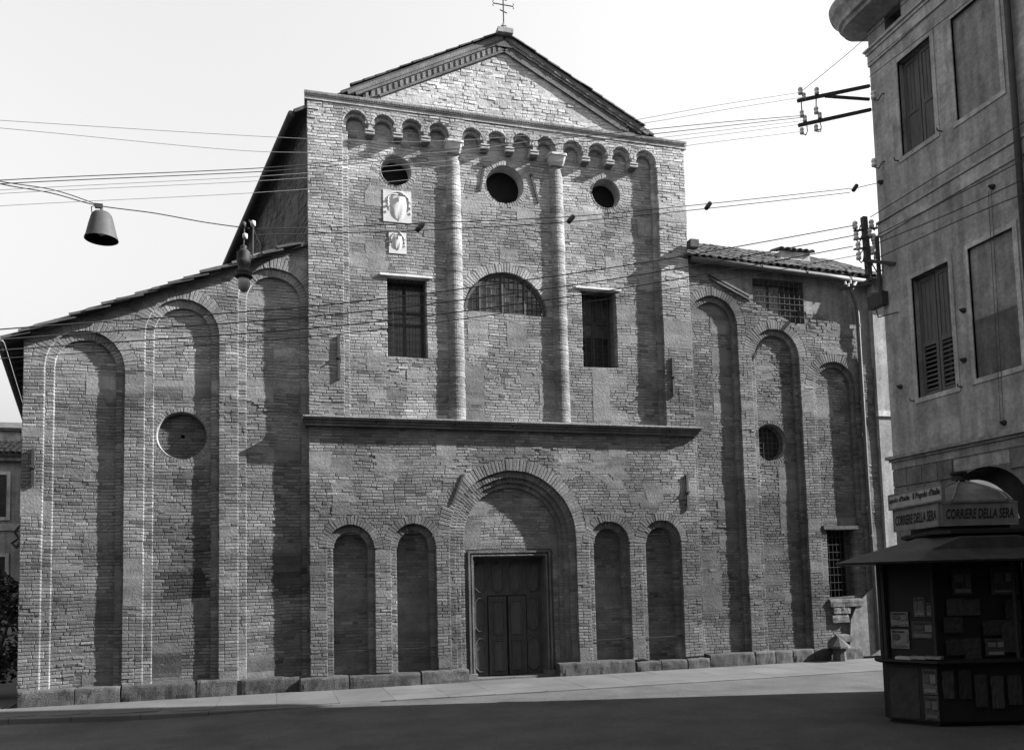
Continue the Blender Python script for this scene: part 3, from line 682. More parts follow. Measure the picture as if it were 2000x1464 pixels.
# coats of arms
def plaque(x0, x1, z0, z1, hw, zt, zb, cx):
    b = MB().box(x0, x1, YF-.012, YF+.05, z0, z1, .9); po = b.build('coat_of_arms_plaque', 'marble', church)
    n = 9; rows = []; vs_ = []
    for j in range(n+1):
        f = j/n; z = zt+(zb-zt)*f; w_ = hw*(1.0 if f < .35 else math.sqrt(max(0, 1-((f-.35)/.65)**1.9))); w_ = max(w_, .004)
        for k in range(7): u_ = -1+2*k/6; vs_.append((cx+u_*w_, YF-.014-.022*(1-u_**6)*(1-f**4)-.012*math.sin(u_*5+f*7)*(1-abs(u_)), z))
    MB().add(vs_, [(j*7+k, (j+1)*7+k, (j+1)*7+k+1, j*7+k+1) for j in range(n) for k in range(6)], .9).build('shield', 'marble', po, True)
    b = MB()
    for sx in (-1, 1): b.tube([(cx+sx*hw*.1, YF-.022, zt+.06), (cx+sx*hw*.8, YF-.026, zt+.05), (cx+sx*hw*1.25, YF-.022, zt-.03), (cx+sx*hw*1.3, YF-.018, zt-.25*(zt-zb)), (cx+sx*hw*1.15, YF-.018, zt-.6*(zt-zb))], [.006, .010, .011, .009, .004], 7)
    b.tube([(cx-hw*.9, YF-.018, zt+.04), (cx-hw*.45, YF-.022, zt+.095), (cx, YF-.022, zt+.115), (cx+hw*.45, YF-.022, zt+.095), (cx+hw*.9, YF-.018, zt+.04)], .010, 7)
    b.tube([(cx-hw*.15, YF-.05, zt-.02), (cx+hw*.2, YF-.062, zt-.1*(zt-zb)), (cx-hw*.1, YF-.062, zt-.25*(zt-zb))], .011, 6)
    for sx in (-1, 1):
        for q in range(3): b.tube([(cx+sx*hw*(1.15+.12*q), YF-.02, zt-.1*(q+1)*(zt-zb)*2.2), (cx+sx*hw*1.45, YF-.026, zt-(.1*(q+1)*2.2-.06)*(zt-zb)), (cx+sx*hw*1.5, YF-.02, zt-(.1*(q+1)*2.2+.05)*(zt-zb))], [.006, .011, .005], 6)
    b.build('carved_foliage', 'marble', po, True)
plaque(2.425, 3.08, 10.585, 11.345, .19, 11.2, 10.62, 2.78); plaque(2.545, 2.95, 9.84, 10.345, .115, 10.25, 9.92, 2.75)
# right aisle: plastered upper wall, barred window, old verge ledge
YP = YR+.05
pw = MB(); W0 = (12.05, 13.58, 8.86, 10.0)
def zlow(x): return slant(x)-.12
def plq(x0, x1, za, zb, t): pw.add([(x0, YP, za(x0)), (x1, YP, za(x1)), (x1, YP, zb), (x0, YP, zb)], [(0, 1, 2, 3)], t)
plq(XN1-.05, W0[0], zlow, 10.45, .5); pw.add([(W0[0], YP, 10.0), (W0[1], YP, 10.0), (W0[1], YP, 10.45), (W0[0], YP, 10.45)], [(0, 1, 2, 3)], .45)
plq(W0[1], XR, zlow, 10.45, .55); plq(W0[0], W0[1], zlow, 8.86, .5)
upw = pw.build('upper_wall', 'plaster', church)
# fallen plaster: bare masonry along the old roof line on the right
mb2 = MB(); start = len(BR)
def ivB(z):
    x0 = max(13.62, 10.6+(9.95-z)/.436-.05); x1 = XR-.45
    lim = 9.15-.30*(x0-13.6)
    return [(x0, min(x1, 13.6+(9.25-z)/.28))] if z < 9.25 and 13.6+(9.25-z)/.28 > x0 else []
lay(mb2, ivB, 8.0, 9.3, YP-.012, .05, lambda x, z: .14*(1+.4*nz(x*3, z*3, 3)), 'R', course=.09, blen=.2, amp=lambda x, z: .012)
for vs_, t, wl, _ in BR[start:]: mb2.add(vs_, BRF, t)
tag(mb2.build('bare_masonry', 'brick', upw), kind='stuff')
b = MB(); reveal(b, *W0, YP, YP+.4, .12); gw = b.build('barred_window', 'mortar', church)
f = MB(); y = YP+.3
for a in (W0[0], W0[0]+.62, W0[0]+.98, W0[1]-.07): f.box(a, a+.07, y, y+.05, W0[2], W0[3])
f.box(W0[0], W0[1], y-.004, y+.046, W0[3]-.08, W0[3]-.002); f.box(W0[0], W0[1], y-.004, y+.046, W0[2], W0[2]+.07); f.build('frame', 'wood', gw)
for a, c, t in ((W0[0]+.07, W0[0]+.62, 9), (W0[0]+.69, W0[0]+.98, 10), (W0[0]+1.05, W0[1]-.07, 3)): MB().box(a, c, y+.02, y+.026, W0[2]+.07, W0[3]-.08, t).build('pane', 'glass', gw)
g = MB()
for k in range(1, 10): q = W0[0]+(W0[1]-W0[0])*k/10; g.tube([(q, YP-.03, W0[2]+.02), (q, YP-.03, W0[3]-.02)], .010, 6)
for k in range(1, 7): q = W0[2]+(W0[3]-W0[2])*k/7; g.tube([(W0[0], YP-.045, q), (W0[1], YP-.045, q)], .009, 6)
g.build('grille', 'iron', gw)
b = MB()
for o, t in ((.0, .26), (.09, .4)): b.bar((10.75, YR+.035-o*.1, slant(10.75)+.0+o), (11.9, YR+.035-o*.1, slant(11.9)+.0+o), .14, .05, (0, 0, 1), t)
b.build('old_verge_ledge', 'stone', church)
# low barred window
b = MB(); reveal(b, WR[0]-.004, WR[1]+.004, WR[2]-.004, WR[3]+.004, YR+.04, YR+.5, .10); gw = b.build('barred_window', 'mortar', church)
MB().box(WR[0], WR[1], YR+.44, YR+.46, WR[2], WR[3]).build('pane', 'dark', gw)
g = MB()
for k in range(1, 7): q = WR[0]+(WR[1]-WR[0])*k/7; g.tube([(q, YR+.14, WR[2]), (q, YR+.14, WR[3])], .008, 6, .4)
for k in range(1, 9): q = WR[2]+(WR[3]-WR[2])*k/9; g.tube([(WR[0], YR+.13, q), (WR[1], YR+.13, q)], .007, 6, .4)
g.build('grille', 'iron', gw)
MB().box(WR[0]-.12, WR[1]+.1, YR-.03, YR+.2, WR[3]+.0, WR[3]+.09, .2).build('lintel', 'stone', gw)
worn(13.85, 14.85, YR-.06, YR+.3, 1.36, 1.56, .24, nm='sill', parent=gw); 
pt = MB(); pts = [(14.35, .05), (15.6, .05), (15.6, 2.0), (15.1, 1.75), (14.7, 1.45), (14.45, 1.0)]
pt.slab(pts, YR-.035, YR+.02, .5); pt.build('cement_patch', 'plaster', church)
for z0, x0, x1 in ((.95, 13.9, 14.4), (1.18, 13.95, 14.45), (.45, 14.0, 14.5)): worn(x0, x1, YR-.05, YR+.1, z0, z0+.2, rnd(.25, .34), nm='repair_stone')
# right aisle roof of curved tiles, gutter, downpipe, hatch
e0, e1 = V((9.98, 18.34, 10.32)), V((16.4, 18.34, 10.20)); up_ = V((.0, 2.7, 1.56)); sl2 = up_.normalized()
rr_ = roofslab('right_aisle_roof', [e0, e1, e1+up_, e0+up_], .06, church, .5)
nrm = (e1-e0).cross(up_).normalized(); nrm = nrm if nrm.z > 0 else -nrm
nc = 30
for i in range(nc):
    for j in range(9):
        p = e0.lerp(e1, (i+.5)/nc)+sl2*(j*.365-.05+rnd(-.03, .03))+nrm*(.045+rnd(0, .02))+V((rnd(-.02, .02), 0, 0))
        o = put_tile(rr_, p, sl2+V((rnd(-.04, .04), 0, rnd(-.01, .03))), nrm, rnd(-.12, .12), rnd(.98, 1.1))
g = MB(); gl = [V((10.18, 18.29, 10.28)), V((12.38, 18.29, 10.21)), V((14.2, 18.29, 10.15)), V((15.65, 18.29, 10.09))]
g.tube(gl, .075, 12); g.build('gutter', 'zinc', rr_, True)
for f_ in (.12, .37, .62, .87): p = gl[0].lerp(gl[-1], f_); g = MB(); g.tube([p+V((0, -.08, -.05)), p+V((0, -.08, .09)), p+V((0, .12, .12))], .012, 5); g.build('gutter_bracket', 'iron', rr_)
g = MB(); pa_, pb_, pc_ = atY(1671, 566, 18.12), atY(1668, 600, 18.33), atY(1700, 1230, 18.33)
g.tube([V((15.1, 18.28, 10.06)), V((pa_.x, 18.28, pa_.z+.05)), V((15.17, 18.375, 9.4)), V((15.19, 18.38, 9.1)), V((15.2, 18.38, 4.6)), V((15.24, 18.38, .2))], .05, 10)
dp = g.build('downpipe', 'zinc', church, True)
g = MB()
for z in (8.9, 7.0, 5.1, 3.2): g.tube([(15.2, 18.38, z-.03), (15.2, 18.38, z+.03)], .06, 10)
g.build('pipe_collars', 'zinc', dp)
hp = atY(1547, 496, 19.8); b = MB().box(hp.x-.48, hp.x+.48, hp.y-.15, hp.y+.3, hp.z-.28, hp.z+.0, 1.2); ht = b.build('roof_hatch', 'plaster', church)
for k in range(6): put_tile(ht, hp+V((-.5+k*.2, -.24, .0)), (0, .95, .25), (0, -.25, .95), 0, 1.05)
b = MB(); b.obox((10.2, 18.2, 10.62), (.12, 0, 0), (0, .1, 0), (0, 0, .10), .18); b.build('verge_block', 'stone', church)
# cross on the gable
b = MB().lathe([(.13, 0), (.14, .04), (.10, .10), (.11, .13), (.05, .2), (.03, .24)], (5.38, 18.3, 15.5), 10, .8); b.obox((5.38, 18.3, 15.48), (.19, 0, 0), (0, .16, 0), (0, 0, .06), .8); cb = b.build('cross_base', 'stone', church)
b = MB(); zc = 16.22; c = V((5.38, 18.3, 0)); T = lambda pts, r=.014: b.tube([(c.x+x_, c.y, z_) for x_, z_ in pts], r, 6)
T([(0, 15.7), (0, 16.62)], .017); T([(-.24, zc), (.24, zc)]); T([(-.09, zc+.15), (.09, zc+.13)]); T([(-.09, zc-.14), (.09, zc-.20)])
for sx in (-1, 1): T([(sx*.24, zc-.07), (sx*.27, zc-.05), (sx*.24, zc), (sx*.27, zc+.05), (sx*.24, zc+.07)], .009)
b.build('cross', 'iron', church)
# thin pipe on the nave flank
p = V(flank(5.0, -.06, 9.9)); MB().tube([p, V(flank(5.0, -.06, 11.8)), V(flank(5.4, -.3, 12.6))], .035, 8).build('downpipe', 'zinc', church, True)
# ------------------------------------------------------------------ house on the right
HX, HY = 11.44, 13.09
house = thing('corner_house', (13, 10, 0), 'plastered three-storey corner house with rounded eaves beside the news kiosk', 'house')
HW = [(11.54, 12.36, 10.04, 11.89), (11.46, 12.34, 5.40, 7.66)]           # real windows (y0,y1,z0,z1)
HB = [(10.15, 11.06, 10.0, 11.86), (10.13, 11.03, 5.44, 7.70)]            # blind windows
HA = (12.19, 12.62, 12.72, 13.0)                                          # attic opening
AC, ARR, ASP = 11.02, .92, 3.02                                           # shop arch: centre y, radius, spring
hw = MB(); holes = [HW[0], HW[1], HB[0], HB[1], HA, (AC-ARR, AC+ARR, -1, ASP+ARR)]
for k in range(1, 4):
    for (z0, z1) in ((5.4, 7.66), (10.0, 11.86)): holes.append((11.5-k*2.9-.9, 11.5-k*2.9, z0, z1)); holes.append((10.2-k*2.9-.9, 10.2-k*2.9, z0, z1))
ycs = sorted({-8., HY}|{h[0] for h in holes}|{h[1] for h in holes}); zcs = sorted({0., 13.35}|{max(0, h[2]) for h in holes}|{h[3] for h in holes})
for a, b in zip(ycs, ycs[1:]):
    for c, d in zip(zcs, zcs[1:]):
        if any(h[0] <= (a+b)/2 <= h[1] and h[2] <= (c+d)/2 <= h[3] for h in holes): continue
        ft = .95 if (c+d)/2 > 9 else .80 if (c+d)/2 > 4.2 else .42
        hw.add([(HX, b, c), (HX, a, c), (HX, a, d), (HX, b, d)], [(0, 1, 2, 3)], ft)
for h in holes[:5]+holes[6:]:
    dp = .30 if h in HW else .05 if h in HB else .3
    y0, y1, z0, z1 = h; hw.add([(HX+q, y, z) for q in (0, dp) for y, z in ((y0, z0), (y1, z0), (y1, z1), (y0, z1))], [(0, 1, 5, 4), (1, 2, 6, 5), (2, 3, 7, 6), (3, 0, 4, 7)], .62)
    if h not in HW: hw.add([(HX+dp, y1, z0), (HX+dp, y0, z0), (HX+dp, y0, z1), (HX+dp, y1, z1)], [(0, 1, 2, 3)], .62 if h in HB else .1)
n = 20; ap = [(AC+math.cos(PI*k/n)*ARR, ASP+math.sin(PI*k/n)*ARR) for k in range(n+1)]      # spandrels and soffit of the shop arch
for (ya, za), (yb, zb) in zip(ap, ap[1:]):
    hw.add([(HX, ya, za), (HX, yb, zb), (HX, yb, ASP+ARR), (HX, ya, ASP+ARR)], [(0, 1, 2, 3)], .36); hw.add([(HX, ya, za), (HX+.5, ya, za), (HX+.5, yb, zb), (HX, yb, zb)], [(0, 1, 2, 3)], .34)
hw.add([(HX+.45, AC+1, 0), (HX+.45, AC-1, 0), (HX+.45, AC-1, 4.05), (HX+.45, AC+1, 4.05)], [(0, 1, 2, 3)], .08)
BK = [(HX, HY), (22.5, 10.1), (22.5, -8), (HX, -8)]
for p, q in ((BK[1], BK[0]), (BK[2], BK[1]), (BK[3], BK[2])): hw.add([(q[0], q[1], 0), (p[0], p[1], 0), (p[0], p[1], 13.35), (q[0], q[1], 13.35)], [(0, 1, 2, 3)], .7)
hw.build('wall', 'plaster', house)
# string courses and frames
def strip(name, prof, tone):         # boxes along the visible wall: (z0,z1,projection)
    b = MB()
    for z0, z1, pj in prof: b.box(HX-pj, HX+.05, -8, HY+pj*.6, z0, z1, tone*rnd(.95, 1.05))
    return b.build(name, 'plaster', house)
strip('string_course', ((4.17, 4.31, .03), (4.312, 4.36, .07), (4.362, 4.42, .13)), .62)
strip('string_course', ((8.77, 9.03, .025), (9.032, 9.075, .05)), 1.05)
strip('string_course', ((12.27, 12.5, .03), (12.502, 12.56, .06), (12.562, 12.6, .10)), 1.2)
for i, (y0, y1, z0, z1) in enumerate(HW+HB):
    wo = MB(); fw = .085
    for a, b, c, d in ((y0-fw, y0, z0-fw, z1+fw), (y1, y1+fw, z0-fw, z1+fw), (y0, y1, z0-fw, z0), (y0, y1, z1, z1+fw)): wo.box(HX-.02, HX+.04, a, b, c, d, 1.05)
    w_ = wo.build('window' if i < 2 else 'blind_window', 'plaster', house)
    if i < 2:
        MB().box(HX+.24, HX+.26, y0, y1, z0, z1).build('pane', 'glass', w_)
        ym = (y0+y1)/2
        for k, (a, b) in enumerate(((y0+.02, ym-.02), (ym+.03, y1-.01))):
            s_ = MB(); xo = HX+.10+(.0 if k == 0 else .03)
            for q, r_ in ((a, a+.06), (b-.06, b)): s_.box(xo, xo+.04, q, r_, z0+.02, z1-.02)
            for q in (z0+.02, z0+(z1-z0)*.42, z1-.10): s_.box(xo, xo+.04, a+.06, b-.06, q, q+.08)
            s_.box(xo+.015, xo+.028, a+.06, b-.06, z0+(z1-z0)*.45, z1-.10)
            sh = s_.build('shutter', 'shutter', w_)
            z = z0+.14 if i == 1 else 99
            if i == 0: MB().box(xo+.0152, xo+.0285, a+.06, b-.06, z0+.1, z0+(z1-z0)*.42).build('shutter_board', 'shutter', sh)
            while z < z0+(z1-z0)*.42-.04: MB().obox((xo+.02, (a+b)/2, z), (.022, 0, .022), (0, (b-a)/2-.06, 0), (.003, 0, -.003), rnd(.8, 1.1)).build('louver', 'shutter', sh); z += .085
            for q in range(1, 3): MB().box(xo+.005, xo+.0151, a+.06+(b-a-.12)*q/3-.006, a+.06+(b-a-.12)*q/3+.006, z0+(z1-z0)*.47, z1-.12).build('batten', 'shutter', sh)
        g = MB()
        for yy_ in (y0-.12, y1+.12): g.tube([(HX, yy_, z0-.02), (HX-.09, yy_, z0-.02), (HX-.10, yy_, z0+.03)], .012, 6)
        g.build('shutter_hook', 'iron', w_)
for (z0, z1) in ((5.44, 6.45),): MB().box(HX+.043, HX+.049, 10.13, 11.03, z0, z1, .32).build('painted_dado', 'plaster', house)
# eaves: a coved cornice sweeping round the corner
ev = MB(); prof = [(.02, 13.0), (.12, 13.02), (.36, 13.07), (.46, 13.11), (.47, 13.20), (.53, 13.21), (.55, 13.28), (.60, 13.36), (.66, 13.42), (.69, 13.50), (.70, 13.58), (.5, 13.60), (-.3, 13.72)]
path = [(HX, -8, 180)]+[(HX, HY, 180-6*i) for i in range(16)]+[(22.5, 10.1, 75)]
for x_, y_, an in path:
    a = math.radians(an)
    for o, z in prof: ev.v.append((x_+math.cos(a)*o, y_+math.sin(a)*o, z))
k = len(prof)
for i in range(len(path)-1):
    for j in range(k-1): ev.f.append((i*k+j, i*k+j+1, (i+1)*k+j+1, (i+1)*k+j)); ev.t.append((.8, .75, .7, .75, 1.1, 1.0, .95, .9, .85, .85, .8, .6)[j])
ev.build('eaves_cornice', 'plaster', house)
MB().add([(HX-.4, -8, 13.7), (HX-.4, HY+.4, 13.7), (22.5, 10.4, 13.7), (22.5, -8, 13.7), (16.5, -4, 15.4), (16.0, 7.5, 15.4)], [(0, 1, 5, 4), (1, 2, 5), (2, 3, 4, 5), (3, 0, 4)], .8).build('roof', 'tile', house)
MB().tube([(HX-.09, 9.86, 4.3), (HX-.09, 9.86, 13.2)], .05, 10).build('downpipe', 'iron', house, True)
# rusticated ground-floor blocks
for r_, (z0, z1) in enumerate(((3.83, 4.16), (3.42, 3.82), (3.0, 3.41), (2.58, 2.99), (2.16, 2.57), (1.74, 2.15), (1.2, 1.73), (.6, 1.19), (.03, .59))):
    y = HY-.0
    while y > 8.2:
        wd_ = rnd(.36, .46) if r_ % 2 else rnd(.33, .42); ya = y-wd_; zc_ = (z0+z1)/2
        inside = lambda q: abs(q-AC) < ARR+.04 and (zc_ < ASP or (q-AC)**2+(zc_-ASP)**2 < (ARR+.1)**2)
        if not inside(ya) and not inside(y) and not inside((y+ya)/2):
            b = MB().box(HX-.035, HX+.01, ya+.008, y-.008, z0+.006, z1-.006, rnd(.32, .42)); b.build('stone_block', 'plaster', house)
        y = ya
b = MB(); n = 14; v0 = []                                   # pale curved valance over the shop door
for k in range(n+1):
    a = PI*.08+PI*.42*k/n
    for r_, o in ((ARR+.02, -.30), (ARR-.16, -.32)): v0.append((HX+o, AC-math.cos(a)*r_*1.0, ASP-.25+math.sin(a)*r_))
b.add(v0, [(2*k, 2*k+1, 2*k+3, 2*k+2) for k in range(n)], 2.0); b.build('awning_valance', 'enamel', house)
# small fittings on the wall
def insul(c, s=1., ax=V((0, 0, 1))):
    b = MB(); pr = [(.016, -.07), (.045, -.065), (.048, -.02), (.036, -.012), (.036, .01), (.048, .02), (.045, .055), (.03, .075), (.01, .085)]
    ax = V(ax); b.tube([V(c)+ax*(z*s) for r, z in pr], [r*s for r, z in pr], 12); return b
for q in ((1663+43, 186), (1707, 318)):
    p = atX(q[0], q[1], HX-.16); insul(p, 1.1).build('insulator', 'porcelain', house, True)
    MB().tube([p+V((0, 0, -.09)), p+V((.06, -.05, -.13)), p+V((.11, -.1, -.02)), p+V((.20, -.12, 0))], .012, 6).build('hook', 'iron', house)
for q in ((1722, 356), (1883, 606), (1884, 703), (1760, 755), (1940, 365), (1962, 825)):
    p = atX(q[0], q[1], HX); MB().tube([p+V((.02, 0, 0)), p+V((-.03, 0, 0)), p+V((-.10, 0, .01))], [.05, .045, .012], 10).build('wall_fixing', 'iron', house)
p = atX(1714, 592, HX-.05); b = MB().box(HX-.16, HX-.01, 12.95, 13.35, p.z-.1, p.z+.16); b.tube([(HX-.06, 13.1, p.z+.1), (HX-.06, 13.1, p.z+1.3)], .04, 8); b.tube([(HX-.1, 13.2, p.z-.1), (HX-.14, 13.1, p.z-.32), (HX-.1, 12.8, p.z-.35), (HX-.02, 12.7, p.z-.34)], .012, 6)
b.build('junction_box', 'iron', house)
for q in (1938, 1944): p0, p1 = atX(q-8, 372, HX-.03), atX(q+16, 820, HX-.03); MB().tube([p0, p1], .004, 5).build('cable', 'wire', house)
# ------------------------------------------------------------------ pale house behind the church corner
ph = thing('pale_house', (20, 20, 0), 'pale plastered house seen in the gap between church and corner house', 'house')
b = MB().box(15.66, 34, 18.36, 26, 0, 10.0, .8); b.build('wall', 'plaster', ph)
b = MB().box(15.63, 34, 18.32, 18.4, 6.42, 6.57, 1.4); b.build('string_course', 'plaster', ph)
b = MB().box(15.6, 34, 18.12, 26, 10.0, 10.12, .6); b.box(15.62, 34, 18.24, 18.4, 9.8, 9.998, .9); b.build('eaves', 'plaster', ph)
roofslab('roof', [(15.5, 18.08, 10.14), (34, 18.08, 10.14), (34, 22, 12.0), (15.5, 22, 12.0)], .08, ph, .9)
MB().tube([(15.6, 18.06, 10.1), (34, 18.06, 10.1)], .07, 10).build('gutter', 'zinc', ph, True)
for k in range(4):
    for z in (1.2, 4.0, 7.4):
        x0 = 18+k*3.4; f = MB()
        for a, c, d, e_ in ((x0-.1, x0, z-.1, z+1.9), (x0+.9, x0+1.0, z-.1, z+1.9), (x0, x0+.9, z-.1, z), (x0, x0+.9, z+1.8, z+1.9)): f.box(a, c, 18.32, 18.37, d, e_, 1.4)
        f = f.build('window', 'plaster', ph); MB().box(x0, x0+.9, 18.345, 18.352, z, z+1.8).build('pane', 'glass', f)
# ------------------------------------------------------------------ far house on the left
fh = thing('far_house', (-12, 34, 0), 'low plastered house with tiled roof seen left of the church', 'house')
b = MB().box(-22, -8.0, 34, 42, -.1, 7.1, .62); b.build('wall', 'plaster', fh)
b = MB().box(-22, -8.0, 33.75, 34.3, 7.1, 7.3, .6); b.box(-22, -8, 33.93, 34, 4.55, 4.8, .9); b.build('eaves', 'plaster', fh)
ro = roofslab('roof', [(-22.2, 33.6, 7.33), (-7.8, 33.6, 7.33), (-7.8, 38, 9.3), (-22.2, 38, 9.3)], .08, fh, .7)
for i in range(22):
    for j in range(5): put_tile(ro, V((-12.2+i*.2, 33.55+j*.36, 7.36+j*.16)), (0, .91, .41), (0, -.41, .91), rnd(-.1, .1), rnd(.95, 1.1))
b = MB().box(-12.6, -9.33, 34.9, 36.5, 7.3, 8.38, .85); b.build('dormer', 'plaster', fh); MB().box(-12.7, -9.25, 34.8, 36.6, 8.38, 8.5, .7).build('dormer_roof', 'tile', fh)
MB().box(-9.25, -8.85, 36, 36.06, 7.9, 8.02, .5).build('rail', 'iron', fh)
for x0, z0, z1 in ((-10.35, 5.05, 6.6), (-10.35, 1.6, 3.6), (-13, 5.05, 6.6), (-13, 1.6, 3.6)):
    f = MB()
    for a, c, d, e_ in ((x0-.12, x0, z0-.12, z1+.12), (x0+.9, x0+1.02, z0-.12, z1+.12), (x0, x0+.9, z0-.12, z0), (x0, x0+.9, z1, z1+.12)): f.box(a, c, 33.93, 34.02, d, e_, 1.1)
    f = f.build('window', 'plaster', fh); MB().box(x0, x0+.9, 33.97, 33.985, z0, z1).build('pane', 'glass', f)
# ------------------------------------------------------------------ unseen houses behind the camera, added to block low sky light
for i, (x0, x1, y1, h, lab) in enumerate(((-30, -13, -7, 12.5, 'unseen tall plastered house added across the street, left of the viewpoint'), (-13, 1, -5, 10.8, 'unseen plastered house added across the street, behind the viewpoint'), (1, 11.3, -9, 12.0, 'unseen plastered house added across the street beside the corner house'))):
    oh = thing('unseen_street_house', ((x0+x1)/2, y1, 0), lab, 'house', 'unseen houses added across the street')
    MB().box(x0, x1-.02, y1-9, y1, -.1, h, .7).build('wall', 'plaster', oh); MB().box(x0-.02, x1-.01, y1-9.3, y1+.45, h, h+.15, .7).build('roof', 'tile', oh)
    k = x0+1.2
    while k < x1-1.5:
        for z in (.9, 4.6, 8.0):
            f = MB()
            for a, c, d, e_ in ((k-.1, k, z-.1, z+1.9), (k+.95, k+1.05, z-.1, z+1.9), (k, k+.95, z-.1, z), (k, k+.95, z+1.8, z+1.9)): f.box(a, c, y1-.02, y1+.05, d, e_, 1.2)
            f = f.build('window', 'plaster', oh); MB().box(k, k+.95, y1+.008, y1+.02, z, z+1.8).build('pane', 'glass', f)
        k += 2.6
# ------------------------------------------------------------------ shrub left of the church
sh = thing('shrub', (-6.0, 20.3, 0), 'dark leafy shrub beside the left corner of the church', 'shrub')
b = MB()
for k in range(5): a = k*1.3; b.tube([(-6+.1*math.cos(a), 20.3+.1*math.sin(a), -.1), (-6+.3*math.cos(a), 20.3+.3*math.sin(a), 1.1), (-6+.6*math.cos(a), 20.3+.6*math.sin(a), 2.2)], [.05, .035, .015], 6)
b.build('stem', 'wood', sh)
b = MB()
for k in range(3800):
    u_ = V((random.gauss(0, 1), random.gauss(0, 1), random.gauss(0, 1))).normalized(); r_ = rnd(.5, 1)**.5
    p = V((-6.1+u_.x*.95*r_, 20.4+u_.y*.9*r_, 1.35+u_.z*1.35*r_)); p += V((nz(p.x*2, p.z*2, 1), nz(p.y*2, p.z*2, 4), nz(p.x*2, p.y*2, 7)))*.3
    a = V((random.gauss(0, 1), random.gauss(0, 1), random.gauss(0, .6))).normalized(); c_ = a.cross(V((random.gauss(0, 1), random.gauss(0, 1), random.gauss(0, 1)))).normalized(); l = rnd(.05, .09)
    b.add([p-a*l, p+c_*l*.45, p+a*l, p-c_*l*.45], [(0, 1, 2, 3)], rnd(.6, 1.4))
tag(b.build('foliage', 'leaf', sh), kind='stuff')
b = MB(); p0 = atY(39, 1050, 18.6); b.tube([p0+V((0, 0, .25)), p0+V((-.1, 0, .12)), p0+V((-.02, 0, 0)), p0+V((-.14, 0, -.1)), p0+V((-.05, 0, -.2))], .03, 7); b.tube([p0+V((.12, 0, .2)), p0+V((-.04, 0, -.18))], .03, 6)
b.build('lamp_bracket', 'iron', church)
# spur stone by the church corner
ss = MB(); p = atY(1632, 1285, 18.28); ss.lathe([(.17, 0), (.16, .28), (.18, .34), (.30, .36), (.28, .40), (.02, .62)], (p.x, 18.12, -.02), 9, .2)
tag(ss.build('spur_stone', 'stone'), 'low worn stone post with pointed cap at the church\'s right corner', 'stone post')
# ------------------------------------------------------------------ news kiosk
ka, kc = V((.2756, .9613, 0)), V((.9613, -.2756, 0)); K = V((9.90, 10.40, 0)); KU = K+kc*.15-ka*.1; KT = K+kc*.30-ka*.05
kio = thing('news_kiosk', K, 'dark eight-sided newspaper kiosk with sign box and tented roof beside the corner house', 'kiosk')
def octp(W, D, ch, z, c=None): c = c or K; return [c+kc*x_+ka*y_+V((0, 0, z)) for x_, y_ in ((-W, -D+ch+.12*W), (-W, -D+ch), (-W+ch, -D), (W-ch, -D), (W, -D+ch), (W, D-ch), (W-ch, D), (-W+ch*1.7, D))]
def rings(name, secs, mat, tone=1., cap=True):
    b = MB()
    for s_ in secs: b.v += [tuple(p) for p in s_]
    for i in range(len(secs)-1):
        for j in range(8): b.f.append((i*8+j, i*8+(j+1) % 8, (i+1)*8+(j+1) % 8, (i+1)*8+j)); b.t.append(tone*rnd(.85, 1.15))
    if cap: b.f += [tuple(range(7, -1, -1)), tuple(len(b.v)-8+i for i in range(8))]; b.t += [tone, tone]
    return b.build(name, mat, kio)
rings('base', [octp(1.1, .8, .5, .06), octp(1.1, .8, .5, .88)], 'kiosk', .5)
rings('foot', [octp(1., .7, .45, -.1), octp(1., .7, .45, .06)], 'kiosk', .5)
rings('counter', [octp(1.20, .90, .55, .88), octp(1.24, .94, .57, .905), octp(1.24, .94, .57, .94)], 'kiosk', .8)
rings('body', [octp(1.03, .73, .46, .94), octp(1.03, .73, .46, 2.46)], 'kiosk', .35)
rings('roof', [octp(1.1, .8, .5, 2.45), octp(1.84, 1.45, .75, 2.33), octp(1.86, 1.47, .76, 2.36), octp(1.25, 1.05, .55, 2.52), octp(.86, .95, .42, 2.68, KU), octp(.80, .9, .40, 2.70, KU)], 'sheet', .2)
rings('cornice', [octp(.66, .82, .2, 2.70, KU), octp(.74, .90, .2, 2.74, KU), octp(.74, .90, .2, 2.79, KU), octp(.54, .7, .15, 2.81, KU)], 'kiosk', .6)
for p in octp(1.08, .78, .49, 0): MB().tube([p+V((0, 0, .94)), p+V((0, 0, 2.44))], .035, 6).build('post', 'kiosk', kio)
rings('drum', [octp(.52, .66, .1, 2.80, KU), octp(.52, .66, .1, 3.22, KU)], 'kiosk', .5)
TS = ((3.19, .60, .74, .2, 0), (3.22, .60, .74, .2, 0), (3.33, .53, .64, .2, .25), (3.42, .41, .47, .16, .5), (3.49, .28, .31, .11, .75), (3.54, .16, .17, .07, .9), (3.57, .09, .09, .04, 1))
rings('tent_roof', [octp(w_, d_, c_, z_, KU.lerp(KT, f_)) for z_, w_, d_, c_, f_ in TS], 'sheet', .7)
b = MB()
for i in range(8): b.tube([octp(w_, d_, c_, z_+.012, KU.lerp(KT, f_))[i] for z_, w_, d_, c_, f_ in TS[1:]], .012, 5, 1.2)
b.build('roof_ribs', 'sheet', kio)
b = MB().lathe([(.09, 3.55), (.10, 3.61), (.085, 3.63), (.085, 3.67), (.12, 3.70), (.12, 3.73), (.02, 3.74)], (KT.x, KT.y, 0), 12, .7); b.build('finial', 'kiosk', kio)
